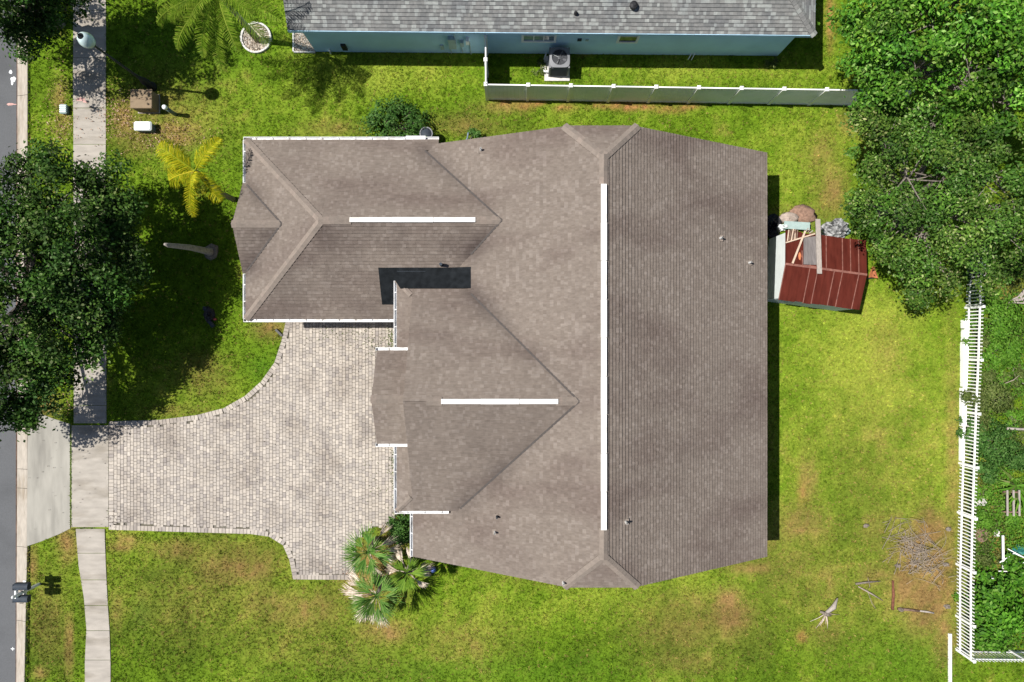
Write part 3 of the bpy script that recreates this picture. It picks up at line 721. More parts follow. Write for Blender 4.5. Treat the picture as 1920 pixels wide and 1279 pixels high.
# ------------------------------------------------------------------ neighbour's house to the north
nb = empty('neighbour_house', (*G(1020, 60), 0), 'pale blue stucco house with grey shingle roof beyond the lawn', 'house')
RN = -.0089; cR, sR = math.cos(RN), math.sin(RN); NO = (66 * S, 522.5 * S)
def NL(u, v, z):      # local plan (u east, v north of the eave line, photo units)
    x, y = u * S, v * S; return (NO[0] + x * cR - y * sR, NO[1] + x * sR + y * cR, z)
NEV = 3.0; ND = 560.0
ztN = lambda v: NEV + m_ * min(v, ND - v) * S
UL, UR = -446, 446
def npoly(b, pts, th=.16):
    n = len(pts); k = len(b.v); b.v += [NL(*p) for p in pts] + [NL(p[0], p[1], p[2] - th) for p in pts]
    b.f += [tuple(range(k, k + n)), tuple(range(k + n, k + 2 * n))[::-1]] + [(k + i, k + n + i, k + n + (i + 1) % n, k + (i + 1) % n) for i in range(n)]
hz = NEV + m_ * ND / 2 * S - .003
dS = MB(); npoly(dS, [(UL, 0, NEV - .003), (UR, 0, NEV - .003), (UR - ND / 2, ND / 2, hz), (UL, ND / 2, hz)]); dS = dS.build('roof_slope', M_DECK, nb)
b = MB(); npoly(b, [(UR, ND, NEV), (UL, ND, NEV), (UL, ND / 2, hz), (UR - ND / 2, ND / 2, hz)]); b.build('roof_slope', M_NSHING, nb)
dE = MB(); npoly(dE, [(UR, 0, NEV - .003), (UR, ND, NEV - .003), (UR - ND / 2, ND / 2, hz)]); dE = dE.build('roof_slope', M_DECK, nb)
zNS = lambda x, y: NEV + m_ * y
tl = tabs(fix_ccw([(UL * S, 0), (UR * S, 0), ((UR - 140) * S, 140 * S), (UL * S, 140 * S)]), 'S', zNS, wmin=.09, wmax=.22, seed=31)
tl2 = tabs(fix_ccw([((UR - 140) * S, 140 * S), ((UR - ND / 2) * S, ND / 2 * S), (UL * S, ND / 2 * S), (UL * S, 140 * S)]), 'S', zNS, wmin=.3, wmax=.6, seed=32)
tlE = tabs(fix_ccw([(UR * S, 0), (UR * S, ND * S), ((UR - ND / 2) * S, ND / 2 * S)]), 'E', lambda x, y: NEV + m_ * (UR * S - x), wmin=.14, wmax=.4, seed=33)
def rot(p): return (NO[0] + p[0] * cR - p[1] * sR, NO[1] + p[0] * sR + p[1] * cR, p[2])
tl.sort(key=lambda t: (sum(p[0] for p in t[0]) / len(t[0])) ** 2 + (21.6 * sum(p[1] for p in t[0]) / len(t[0])) )
cnt = 0; rs = MB()
for t in tl:
    tt = ([rot(p) for p in t[0]], [rot(p) for p in t[1]], 0)
    if cnt < 300 and len(tt[0]) == 4:
        mb = MB(); add_tabs(mb, [tt]); o = mb.build('shingle', M_NSHING); o.parent = dS; o.matrix_parent_inverse = Matrix.Identity(4); cnt += 1
    else: add_tabs(rs, [tt])
for t in tl2: add_tabs(rs, [([rot(p) for p in t[0]], [rot(p) for p in t[1]], 0)])
o = rs.build('shingles', M_NSHING, kind='stuff'); o.parent = dS
rs = MB()
for t in tlE: add_tabs(rs, [([rot(p) for p in t[0]], [rot(p) for p in t[1]], 0)])
o = rs.build('shingles', M_NSHING, kind='stuff'); o.parent = dE
caps(nb, NL(UR, 0, NEV), NL(UR - ND / 2, ND / 2, hz), name='hip_cap', fold=.06, mt=M_NSHING)
caps(nb, NL(UL, ND / 2, hz), NL(UR - ND / 2, ND / 2, hz), name='ridge_cap', fold=.08, mt=M_NSHING)
b = MB(); b.bar(NL(UL, -1, NEV - .075), NL(UR, -1, NEV - .075), .03, .17); b.build('fascia', M_NWALL, nb)
b = MB(); b.bar(NL(UR + .8, 0, NEV - .075), NL(UR + .8, ND, NEV - .075), .03, .17); b.build('fascia', M_NWALL, nb)
WV = 16.0   # wall set back under the eave
b = MB(); pl = [NL(UL + 12, WV, 0)[:2], NL(UR - 14, WV, 0)[:2], NL(UR - 14, ND - WV, 0)[:2], NL(UL + 12, ND - WV, 0)[:2]]
b.prism(pl, -.05, 2.83); b.build('wall', M_NWALL, nb)
b = MB(); p = [NL(UL + 12, WV, 2.832), NL(UL + 12, ND - WV, 2.832), NL(UL + 12, ND / 2, hz - .2)]; q = [NL(UL + 19, WV, 2.832), NL(UL + 19, ND - WV, 2.832), NL(UL + 19, ND / 2, hz - .2)]
b.v = p + q; b.f = [(0, 2, 1), (3, 4, 5), (0, 1, 4, 3), (1, 2, 5, 4), (2, 0, 3, 5)]; b.build('gable_wall', M_NWALL, nb)
def on_wall(px, py):
    """photo pixel -> (u, z) on the south wall"""
    z = 1.0
    for _ in range(20):
        yw = NO[1] + WV * S + RN * ((px - CX) * S * (H - z) / H - NO[0])
        k = yw / ((CY - py) * S); z = H * (1 - k)
    return ((px - CX) * S * (H - z) / H - NO[0]) / S, z
def nwindow(u, w, z0, z1, muntins, glass):
    fr = MB(); t = .10
    wn_ = MB().bar(NL(u - w / 2 / S, WV - .2, (z0 + z1) / 2), NL(u + w / 2 / S, WV - .2, (z0 + z1) / 2), .05, z1 - z0).build('window', glass, nb)
    for z in (z0 - t / 2, z1 + t / 2): fr.bar(NL(u - (w / 2 + t) / S, WV - 1.2, z), NL(u + (w / 2 + t) / S, WV - 1.2, z), .09, t)
    for sg in (-1, 1): fr.bar(NL(u + sg * (w / 2 + t / 2) / S, WV - 1.15, z0 + .001), NL(u + sg * (w / 2 + t / 2) / S, WV - 1.15, z1 - .001), .085, t, up=(1, 0, 0))
    f = fr.build('window_frame', M_TRIM); f.parent = wn_
    mu = MB()
    for k in range(1, muntins): mu.bar(NL(u + (-w / 2 + w * k / muntins) / S, WV - 1.4, z0), NL(u + (-w / 2 + w * k / muntins) / S, WV - 1.4, z1), .02, .04, up=(1, 0, 0))
    mu.bar(NL(u - w / 2 / S, WV - 1.55, (z0 + z1) / 2), NL(u + w / 2 / S, WV - 1.55, (z0 + z1) / 2), .03, .04)
    q = mu.build('muntin', M_TRIM); q.parent = wn_
M_GLASSB = mat('window_curtained', (.16, .24, .30), rough=.1, var=.2, spec=.6)
nwindow(on_wall(1010, 73)[0], 1.30, 1.42, 2.42, 3, M_GLASSB); nwindow(on_wall(1176, 75)[0], .72, 1.42, 2.42, 1, M_GLASS)
# meter, panel, conduits on the wall
def wbox(px0, py0, px1, py1, dep, mt, name):
    u0, z1 = on_wall(px0, py0); u1, z0 = on_wall(px1, py1); um = (u0 + u1) / 2
    return MB().box(NL(um, WV - dep / 2 / S, (z0 + z1) / 2), (abs(u1 - u0) * S, dep, abs(z1 - z0)), RN).build(name, mt, nb)
M_PANEL = mat('panel_grey_green', (.36, .46, .46), rough=.6, var=.08)
wbox(839, 68, 856, 86, .16, M_PANEL, 'electric_panel'); wbox(873, 69, 880, 76, .2, M_TRIM, 'electric_meter'); wbox(862, 75, 870, 82, .14, M_PANEL, 'junction_box')
for (px, a, c) in ((850, 57, 67), (844, 86, 98), (880, 76, 99), (868, 57, 62), (865, 82, 96)):
    u, z1 = on_wall(px, a); _, z0 = on_wall(px, c); MB().tube([NL(u, WV - 2.2, max(z0, .02)), NL(u, WV - 2.2, z1)], .022, 6).build('conduit', M_PANEL, nb)
wbox(638, 82, 652, 91, .10, M_BLACK, 'dryer_vent'); wbox(616, 91, 621, 97, .12, M_TRIM, 'hose_bib'); wbox(825, 84, 833, 91, .06, M_PANEL, 'wall_plate')
wbox(1083, 72, 1090, 76, .04, M_SLATE, 'wall_plate'); wbox(1098, 73, 1103, 76, .04, M_PANEL, 'wall_plate')
def nvent(px, py, r, h, mt):
    z = 3.4
    for _ in range(10):
        x, y, _z = W(px, py, z); z = NEV + m_ * (y - NO[1] - RN * (x - NO[0]))
    MB().lathe((x, y, z - .1), [(r, 0), (r, h), (r * 1.25, h), (r * 1.2, h + .1), (r * .5, h + .16)], 12).build('roof_vent', mt, nb)
nvent(1187, 13, .13, .2, M_BLACK); nvent(1079, 27, .06, .16, M_BLACK)

# ------------------------------------------------------------------ white vinyl privacy fence
vf = empty('privacy_fence', (*G(913, 187), 0), 'white vinyl privacy fence with solid panels beside the blue house', 'fence')
FH = 1.83
def vfence(px_posts):
    pts = [Vector((*G(*p), 0)) for p in px_posts]
    pb = MB(); pb.box((0, 0, FH / 2), (.127, .127, FH)); post = pb.mesh('post', M_VINYL)
    cb = MB(); cb.v = [(-.08, -.08, 0), (.08, -.08, 0), (.08, .08, 0), (-.08, .08, 0), (-.08, -.08, .03), (.08, -.08, .03), (.08, .08, .03), (-.08, .08, .03), (0, 0, .09)]
    cb.f = [(0, 1, 5, 4), (1, 2, 6, 5), (2, 3, 7, 6), (3, 0, 4, 7), (4, 5, 8), (5, 6, 8), (6, 7, 8), (7, 4, 8), (3, 2, 1, 0)]; capm = cb.mesh('post_cap', M_VINYL)
    for i, p in enumerate(pts):
        po = inst('post', post, vf, (p.x, p.y, 0)); c = bpy.data.objects.new('post_cap', capm); COL.objects.link(c); c.parent = po; c.location = (0, 0, FH)
    for p, q in zip(pts, pts[1:]):
        d = (q - p).normalized(); a = p + d * .065; c = q - d * .065
        r_ = MB(); r_.bar(a + Vector((0, 0, FH - .07)), c + Vector((0, 0, FH - .07)), .05, .10); r_.bar(a + Vector((0, 0, .08)), c + Vector((0, 0, .08)), .05, .14)
        r_.build('rail', M_VINYL, vf)
        n = 10; pn = MB(); st = (c - a) / n
        for k in range(n):
            pn.bar(a + st * k + d * .002 + Vector((0, 0, .83 + .06)), a + st * (k + 1) - d * .002 + Vector((0, 0, .83 + .06)), .022 + .002 * (k % 2), FH - .27)
        pn.build('panel', M_VINYLP, vf)
vfence([(913.5 + 75.3 * i, 186.5 + 1.15 * i) for i in range(11)])
vfence([(913.2, 101), (913.4, 143), (913.5, 186.2)][:3])

# ------------------------------------------------------------------ condenser beside the blue house
ac = empty('air_conditioner', (*G(1046, 140), 0), 'grey outdoor air conditioner unit with round fan on a concrete pad', 'air conditioner')
ax, ay = W(1049.5, 107.5, 1.15)[:2]; aw = .88
MB().prism([(ax - .62, ay - .62), (ax + .52, ay - .62), (ax + .52, ay + .5), (ax - .62, ay + .5)], 0, .09).build('pad', M_STONE, ac)
b = MB(); b.box((ax, ay, .60), (aw - .05, aw - .05, 1.0)); b.build('fin_coil', M_ACD, ac)
b = MB()
for i in (-1, 1):
    for j in (-1, 1): b.box((ax + i * (aw / 2 - .03), ay + j * (aw / 2 - .03), .60), (.07, .07, 1.02))
for k in range(9): 
    b.box((ax, ay - aw / 2 + .012, .16 + k * .11), (aw - .13, .018, .018)); b.box((ax, ay + aw / 2 - .012, .16 + k * .11), (aw - .13, .018, .018))
    b.box((ax - aw / 2 + .012, ay, .16 + k * .11), (.018, aw - .13, .018)); b.box((ax + aw / 2 - .012, ay, .16 + k * .11), (.018, aw - .13, .018))
b.build('cabinet', M_ACG, ac)
b = MB(); n = 32; r0 = .345
def rsq(t, h): 
    c, s_ = math.cos(t), math.sin(t); q = (abs(c) ** 6 + abs(s_) ** 6) ** (-1 / 6); return (ax + h * q * c, ay + h * q * s_)
for k in range(n):
    t0, t1 = 2 * math.pi * k / n, 2 * math.pi * (k + 1) / n
    i0, i1 = (ax + r0 * math.cos(t0), ay + r0 * math.sin(t0)), (ax + r0 * math.cos(t1), ay + r0 * math.sin(t1)); o0, o1 = rsq(t0, aw / 2), rsq(t1, aw / 2)
    b.quad((*i0, 1.18), (*o0, 1.15), (*o1, 1.15), (*i1, 1.18)); b.quad((*o0, 1.15), (*o0, 1.10), (*o1, 1.10), (*o1, 1.15)); b.quad((*i0, 1.18), (*i1, 1.18), (*i1, .98), (*i0, .98))
b.build('top_cover', M_ACG, ac)
MB().lathe((ax, ay, .97), [(.35, 0), (.35, .02)], 24).build('shroud', M_ACD, ac)
for k in range(4):
    t = k * math.pi / 2 + .9; b = MB(); pts = []
    for r_, wd, zz in ((.06, .30, 0), (.2, .34, 0), (.31, .30, 0)):
        pts.append([(ax + r_ * math.cos(t + s_ * wd), ay + r_ * math.sin(t + s_ * wd), 1.07 + s_ * .10) for s_ in (-1, 1)])
    b.quad(pts[0][0], pts[1][0], pts[1][1], pts[0][1]); b.quad(pts[1][0], pts[2][0], pts[2][1], pts[1][1])
    o = b.build('fan_blade', M_WPLAST if k == 1 else M_ACG, ac); sm = o.modifiers.new('t', 'SOLIDIFY'); sm.thickness = .008
MB().lathe((ax, ay, 1.02), [(.07, 0), (.07, .1), (.03, .12)], 14).build('fan_hub', M_ACG, ac)
b = MB()
for k in range(5): b.tube([(ax + (.06 + k * .065) * math.cos(t), ay + (.06 + k * .065) * math.sin(t), 1.185) for t in np.linspace(0, 2 * math.pi, 25)], .003, 4, caps=False)
for k in range(12): t = k * math.pi / 6; b.tube([(ax, ay, 1.187), (ax + .345 * math.cos(t), ay + .345 * math.sin(t), 1.182)], .003, 4)
b.build('fan_grille', M_ACD, ac)
MB().tube([(ax - .44, ay - .3, .3), (ax - .62, ay - .25, .2), (ax - .7, ay + .05, .05), (ax - .62, ay + .4, .03), (ax - .4, ay + .95, .25), (ax - .35, ay + 1.08, .5)], .035, 6).build('refrigerant_line', M_WPLAST, ac)

# ------------------------------------------------------------------ shed
shed = empty('shed', (*E(540, 110), 0), 'small garden shed with rusty red metal roof against the back wall', 'shed')
A_, B_, C_, D_ = [Vector((*E(*p), 0)) for p in ((480, 193), (467.7, 74.4), (609, 54.7), (621, 175))]
We, Ee = (A_ + B_) / 2, (D_ + C_) / 2; ZE, ZR = 2.0, 2.34
def up(p, z): return Vector((p.x, p.y, z))
cen = (A_ + B_ + C_ + D_) / 4
ins = lambda p, t=.05: p + (cen - p) * t
# walls
b = MB(); a, c, w = ins(A_, .03), ins(B_, .03), (ins(A_, .03) + ins(B_, .03)) / 2
def slabwall(pts, th, dirv, name, mt):
    b = MB(); n = len(pts); b.v = [tuple(p) for p in pts] + [tuple(p + dirv * th) for p in pts]
    b.f = [tuple(range(n)), tuple(range(n, 2 * n))[::-1]] + [(i, (i + 1) % n, n + (i + 1) % n, n + i) for i in range(n)]
    return b.build(name, mt, shed)
ex = (D_ - A_).normalized(); ny_ = (A_ - B_).normalized()
slabwall([up(a, 0), up(c, 0), up(c, ZE - .03), up(w, ZR - .04), up(a, ZE - .03)], .04, ex, 'wall', M_SHEDW)
a2, c2 = ins(D_, .03), ins(C_, .03); w2 = (a2 + c2) / 2
slabwall([up(a2, 0), up(c2, 0), up(c2, ZE - .03), up(w2, ZR - .04), up(a2, ZE - .03)], .04, -ex, 'wall', M_SHEDW)
def corr(p, q, name, nrm):
    n = 60; b = MB(); pts = []
    for i in range(n + 1):
        t = p + (q - p) * (i / n); pts.append(t + nrm * (.028 if i % 2 else 0))
    for i in range(n): b.quad(up(pts[i], 0), up(pts[i + 1], 0), up(pts[i + 1], ZE - .04), up(pts[i], ZE - .04))
    return b.build(name, M_SHEDW, shed)
corr(ins(B_, .035) , ins(C_, .035), 'corrugated_wall', -ny_); corr(ins(A_, .035), ins(D_, .035), 'corrugated_wall', ny_)
# roof panels
NP = 10
rg = random.Random(5)
for (p0, p1, r0_, r1_) in ((A_, D_, We, Ee), (B_, C_, We, Ee)):
    for i in range(NP):
        t0, t1 = i / NP, (i + 1) / NP
        e0, e1 = up(p0 + (p1 - p0) * t0, ZE), up(p0 + (p1 - p0) * t1, ZE); q0, q1 = up(r0_ + (r1_ - r0_) * t0, ZR), up(r0_ + (r1_ - r0_) * t1, ZR)
        off = (e0 - q0).normalized() * rg.uniform(0, .05); lift = Vector((0, 0, rg.uniform(0, .008) + (.006 if i % 2 else 0)))
        e0 = e0 + off + lift; e1 = e1 + off + lift; q0 = q0 + lift; q1 = q1 + lift
        b = MB(); v = [e0, e1, q1, q0]; b.v = [tuple(x_) for x_ in v] + [tuple(x_ - Vector((0, 0, .015))) for x_ in v]
        b.f = [(0, 1, 2, 3), (7, 6, 5, 4), (0, 4, 5, 1), (1, 5, 6, 2), (2, 6, 7, 3), (3, 7, 4, 0)]
        po = b.build('roof_panel', M_RUST, shed)
        sb = MB(); sb.bar(e0 + Vector((0, 0, .014)), q0 + Vector((0, 0, .014)), .032, .026); s_ = sb.build('seam', M_RUSTSEAM if rg.random() < .6 else M_RUST); s_.parent = po
MB().bar(up(We, ZR + .02), up(Ee, ZR + .02), .09, .025).build('ridge_flashing', M_RUSTSEAM, shed)
# things left lying on the shed roof
def zroof(x, y):
    p = Vector((x, y, 0)); n2 = (Ee - We).normalized(); d = (p - We); perp = abs(d.x * (-n2.y) + d.y * n2.x); return ZR - (ZR - ZE) * min(1.3, perp / 1.44)
def on_roof(px, py, dz=.03):
    z = 2.2
    for _ in range(8): x, y, _z = W(px, py, z); z = zroof(x, y)
    return Vector((x, y, z + dz))
def plank(p, q, w, h, mt, name, label, cat, dz=.05, group=None):
    a, c = on_roof(*p, dz), on_roof(*q, dz); MB().bar(a, c, w, h).build(name, mt, label=label, cat=cat, group=group)
plank((1531, 412), (1534, 514), .20, .045, M_WOOD, 'weathered_plank', 'long grey weathered plank lying across the shed roof', 'plank', .12)
a = on_roof(1472, 455.5, .06); c = on_roof(1526, 439, .1); MB().bar(a, c, .055, .04).build('wooden_stick', M_WOODB, label='pale stick sloping up to the right across the shed roof', cat='stick')
a = on_roof(1485, 494, .05); c = on_roof(1507, 434, .15); MB().bar(a, c, .075, .035).build('wooden_stick', M_WOODB, label='pale stick slanting down towards the shed ridge', cat='stick')
b = MB(); q = [on_roof(*p, .045) for p in ((1506, 446), (1529, 443), (1530, 497), (1506, 496))]; b.v = [tuple(x_) for x_ in q] + [tuple(x_ - Vector((0, 0, .02))) for x_ in q]
b.f = [(3, 2, 1, 0), (4, 5, 6, 7), (0, 1, 5, 4), (1, 2, 6, 5), (2, 3, 7, 6), (3, 0, 4, 7)]; b.build('grey_sheet', M_GREYP, label='grey translucent sheet beside the plank on the shed roof', cat='sheet')
b = MB(); b.bar(on_roof(1503, 470, .04), on_roof(1504, 497, .04), .04, .04); b.bar(on_roof(1503.5, 497.6, .05), on_roof(1529, 500, .05), .035, .04)
b.build('frame_strip', M_RUSTSEAM, label='thin L-shaped metal strip edging the grey sheet', cat='metal strip')
b = MB(); p = on_roof(1499, 481, .03); b.blob(p, (.07, .19, .05), 4, .15); b.build('clay_piece', M_ORANGE, smooth=True, label='small orange clay piece on the shed roof', cat='tile piece')
for k in range(6):
    a = on_roof(1475.5 + k * 3.4, 452 - k * .5 - (k % 2) * 1.5, .05 + .012 * (k % 3)); c = on_roof(1478 + k * 4.2 - 5 * (k > 3), 430 + abs(k - 2) * .8, .06 + .012 * (k % 2))
    MB().bar(a, c, .045, .03).build('wooden_lath', M_WOODD if k % 2 else M_WOODB, label=['westmost', 'second', 'third', 'fourth', 'fifth', 'eastmost'][k] + ' lath of the six fanned at the shed roof corner, counted from the house', cat='lath', group='laths on the shed roof')
for k in range(4):
    a = on_roof(1509 + k * 3.6, 436 + k * .8 - (k == 0) * 1, .05); c = on_roof(1515 + k * 4, 428 + k * 2.4, .05)
    MB().bar(a, c, .04, .03).build('wooden_lath', M_WOODD if k % 2 else M_WOOD, label=['westmost', 'second', 'third', 'eastmost'][k] + ' short lath of the four in the bundle beside the grey plank', cat='lath', group='short laths beside the plank')
# heap behind the shed
def gobj(fn, name, mt, label, cat, smooth=True):
    b = MB(); fn(b); return b.build(name, mt, smooth=smooth, label=label, cat=cat)
gobj(lambda b: b.blob((*G(1476, 410), .10), (.42, .26, .2), 3, .28, 10, 7), 'boulder', M_ROCK, 'small grey-brown boulder behind the shed corner', 'boulder')
gobj(lambda b: b.blob((*G(1503, 404), .06), (.62, .42, .15), 8, .22, 12, 7), 'soil_mound', mat('mound', (.24, .15, .11), rough=1, var=.3, scale=9, bump=.6), 'low mound of reddish brown soil behind the shed', 'mound')
b = MB(); b.box((*G(1487, 426), .42), (1.15, .34, .04), -.06); b.box((*G(1470, 426), .2), (.06, .28, .39)); b.box((*G(1504, 426), .2), (.06, .28, .39)); b.build('teal_bench', M_TEAL, label='pale teal board on legs standing behind the shed', cat='bench')
def crumple(b, c, r, seed, n=14, m=9):
    rg = random.Random(seed); k0 = len(b.v)
    for i in range(m + 1):
        ph = math.pi / 2 * i / m
        for k in range(n):
            t = 2 * math.pi * k / n; q = 1 + .45 * (rg.random() - .5)
            b.v.append((c[0] + r[0] * q * math.cos(ph) * math.cos(t), c[1] + r[1] * q * math.cos(ph) * math.sin(t), c[2] + r[2] * q * math.sin(ph)))
    for i in range(m):
        for k in range(n):
            k2 = (k + 1) % n; b.f.append((k0 + i * n + k, k0 + i * n + k2, k0 + (i + 1) * n + k2, k0 + (i + 1) * n + k))
gobj(lambda b: crumple(b, (*G(1552, 433), 0), (.36, .34, .5), 21), 'plastic_bag', M_BAG, 'crumpled black and white plastic bag nearest the plank behind the shed', 'bag', False)
gobj(lambda b: crumple(b, (*G(1568, 430), 0), (.42, .42, .65), 22), 'plastic_bag', M_BAG, 'larger black and white plastic bag under the tree edge behind the shed', 'bag', False)
gobj(lambda b: crumple(b, (*G(1584, 434), 0), (.22, .2, .3), 25), 'plastic_bag', M_TEAL, 'small pale teal bag heaped against the shed under the tree', 'bag', False)
gobj(lambda b: crumple(b, (*G(1462, 428), 0), (.26, .16, .5), 23), 'plastic_bag', M_WPLAST, 'small white bag at the shaded west corner of the shed', 'bag', False)
gobj(lambda b: crumple(b, (*G(1447, 425), 0), (.38, .5, .4), 24), 'plastic_bag', M_BLACK, 'black bag lying in the shade of the house behind the shed', 'bag', False)
b = MB(); c = Vector((*G(1634, 512), 0)); b.v = [(c.x - .16, c.y - .22, 0), (c.x + .2, c.y - .26, 0), (c.x + .02, c.y + .28, 0), (c.x - .16, c.y - .22, .34), (c.x + .2, c.y - .26, .2), (c.x - .06, c.y + .28, .34)]
b.f = [(0, 2, 1), (3, 4, 5), (0, 1, 4, 3), (1, 2, 5, 4), (2, 0, 3, 5)]; b.build('clay_block', M_ORANGE, label='orange wedge leaning by the east side of the shed', cat='block')
b = MB(); b.bar((*G(1616, 523), .05), (*G(1640, 521), .05), .06, .08); b.build('edging_bar', M_BLACK, label='dark bar on the grass beside the orange wedge', cat='bar')

# ------------------------------------------------------------------ street-side furniture
lamp = empty('street_lamp', (*G(285, 164), 0), 'tall black street lamp with pale acorn globe beside the sidewalk', 'street lamp')
lx, ly = W(157, 72, 5.0)[:2]
b = MB(); b.lathe((lx, ly, 0), [(.21, 0), (.21, .12), (.17, .18), (.16, .75), (.11, .95), (.085, 1.05), (.065, 1.2)], 14); b.build('base', M_BLACK, lamp, True)
b = MB(); b.lathe((lx, ly, 1.15), [(.062, 0), (.042, 3.15), (.06, 3.2), (.06, 3.3)], 12); b.build('pole', M_SLATE, lamp, True)
b = MB(); b.lathe((lx, ly, 4.42), [(.07, 0), (.13, .04), (.13, .08)], 16); b.build('fitter', M_BLACK, lamp, True)
b = MB(); b.lathe((lx, ly, 4.50), [(.14, 0), (.23, .12), (.285, .28), (.28, .42), (.22, .58), (.13, .70)], 20); b.build('globe', M_GLOBE, lamp, True)
b = MB(); b.lathe((lx, ly, 5.19), [(.13, 0), (.08, .06), (.03, .09), (.035, .13), (.012, .22)], 14); b.build('finial', M_BLACK, lamp, True)

tb = empty('utility_box', (*G(276, 190), 0), 'tan utility transformer box under the street lamp', 'utility box')
tx, ty = W(265, 185.5, .68)[:2]
def rbox(b, c, s, ch=.05):
    x, y = s[0] / 2, s[1] / 2; P = [(-x + ch, -y), (x - ch, -y), (x, -y + ch), (x, y - ch), (x - ch, y), (-x + ch, y), (-x, y - ch), (-x, -y + ch)]
    k = len(b.v); z0, z1 = c[2] - s[2] / 2, c[2] + s[2] / 2
    rings = [(1, z0), (1, z1 - ch), (1 - ch / max(x, y), z1)]
    for f, z in rings: b.v += [(c[0] + p[0] * f, c[1] + p[1] * f, z) for p in P]
    for i in range(2):
        for j in range(8): b.f.append((k + i * 8 + j, k + i * 8 + (j + 1) % 8, k + (i + 1) * 8 + (j + 1) % 8, k + (i + 1) * 8 + j))
    b.f += [tuple(range(k + 16, k + 24)), tuple(range(k, k + 8))[::-1]]
b = MB(); rbox(b, (tx, ty, .36), (.92, .80, .66), .03); b.build('cabinet', M_TAN, tb)
b = MB(); rbox(b, (tx, ty, .69), (.97, .85, .05), .02); b.build('lid', M_TAN, tb)
MB().box((tx, ty - .02, .717), (.99, .012, .008)).build('lid_seam', M_WOODD, tb); MB().box((tx + .2, ty - .41, .42), (.05, .03, .12)).build('padlock', M_SLATE, tb)
for dx_ in (-.36, .36): MB().box((tx + dx_, ty + .3, .722), (.09, .05, .02)).build('hinge', M_WOODD, tb)
b = MB(); b.box((tx, ty, .03), (.99, .87, .05)); b.build('pad', M_KERB, tb)
wb = empty('white_utility_box', (*G(272, 236), 0), 'low white rounded utility cabinet on the front lawn', 'utility box')
wx, wy_ = W(267, 236, .42)[:2]
b = MB(); rbox(b, (wx, wy_, .2), (.76, .36, .40), .06); b.build('cabinet', M_PED, wb)
b = MB(); rbox(b, (wx, wy_, .40), (.80, .42, .10), .06); b.build('lid', M_WPLAST, wb)
MB().box((wx, wy_ - .215, .36), (.08, .02, .06)).build('latch', M_SLATE, wb)
pd = empty('cable_pedestal', (*G(330, 213), 0), 'thin round post with white domed cap beside the tan utility box', 'pedestal')
qx, qy = W(307, 200, 1.05)[:2]
b = MB(); b.lathe((qx, qy, 0), [(.085, 0), (.085, .92)], 14); b.build('post', M_PED, pd, True)
b = MB(); b.lathe((qx, qy, .90), [(.105, 0), (.105, .1), (.085, .15), (.03, .17)], 16); b.build('cap', M_WPLAST, pd, True)
ml = empty('meter_pedestal', (*G(119, 204), 0), 'small pale teal utility pedestal in the strip beside the kerb', 'pedestal')
ex_, ey_ = W(118, 204, .22)[:2]
b = MB(); rbox(b, (ex_, ey_, .10), (.32, .40, .2), .04); b.build('body', M_PED, ml)
b = MB(); rbox(b, (ex_, ey_, .215), (.34, .42, .05), .04); b.build('lid', M_TEAL, ml)
b = MB(); [b.box((ex_, ey_ + d, .245), (.28, .035, .02)) for d in (-.13, -.04, .05, .14)]; b.build('lid_ribs', M_WPLAST, ml)

mb_ = empty('mailbox_stand', (*E(-886, -455), 0), 'pair of dark mailboxes on a white post at the kerb', 'mailbox')
mx, my = -886 * S, -455 * S
b = MB(); b.box((mx, my, .72), (.10, .10, 1.44)); b.build('post', M_TRIM, mb_)
b = MB(); b.lathe((mx, my, 1.44), [(.08, 0), (.08, .05), (.045, .08), (.075, .16), (.06, .24), (.01, .30)], 12); b.build('finial', M_TRIM, mb_, True)
b = MB(); b.box((mx, my, .93), (.12, .95, .08)); b.build('crossarm', M_TRIM, mb_)
for sg, nm in ((1, 0), (-1, 1)):
    yc = my + sg * .27; b = MB(); prof = []; n = 9
    for k in range(n + 1):
        t = math.pi * k / n; prof.append((.145 * math.cos(t), .16 + .10 * math.sin(t) + 0))
    prof = [(.145, 0)] + prof + [(-.145, 0)]
    k0 = 0
    for xx in (mx - .31, mx + .31): b.v += [(xx, yc + p, .98 + z) for p, z in prof]
    m = len(prof); b.f = [tuple(range(m)), tuple(range(m, 2 * m))[::-1]] + [(i, m + i, m + (i + 1) % m, (i + 1) % m) for i in range(m)]
    o = b.build('mailbox', M_SLATE, mb_)
    q = MB().box((mx - .318, yc, 1.12), (.012, .25, .24)).build('door', M_SLATE); q.parent = o
    q = MB().box((mx + .05, yc - .155, 1.2), (.16, .012, .05)).build('flag', M_BLACK); q.parent = o
b = MB(); b.box((mx - .12, my, 1.28), (.06, .34, .16)); b.build('name_plate', M_TRIM, mb_)

# ------------------------------------------------------------------ foliage tools
def leaf_quads(c, nrm, size, aspect=.5, rng=RNG):
    """diamond leaves: centres (N,3), normals (N,3)"""
    n = len(c); nrm = nrm / (np.linalg.norm(nrm, axis=1, keepdims=True) + 1e-9)
    r = rng.normal(size=(n, 3)); a = np.cross(nrm, r); a /= (np.linalg.norm(a, axis=1, keepdims=True) + 1e-9); b = np.cross(nrm, a)
    s = (size * rng.uniform(.65, 1.3, n))[:, None]
    v = np.stack([c - a * s * .5, c + b * s * aspect * .5 + nrm * s * .06, c + a * s * .5, c - b * s * aspect * .5 + nrm * s * .06], 1)
    return v.reshape(-1, 3)

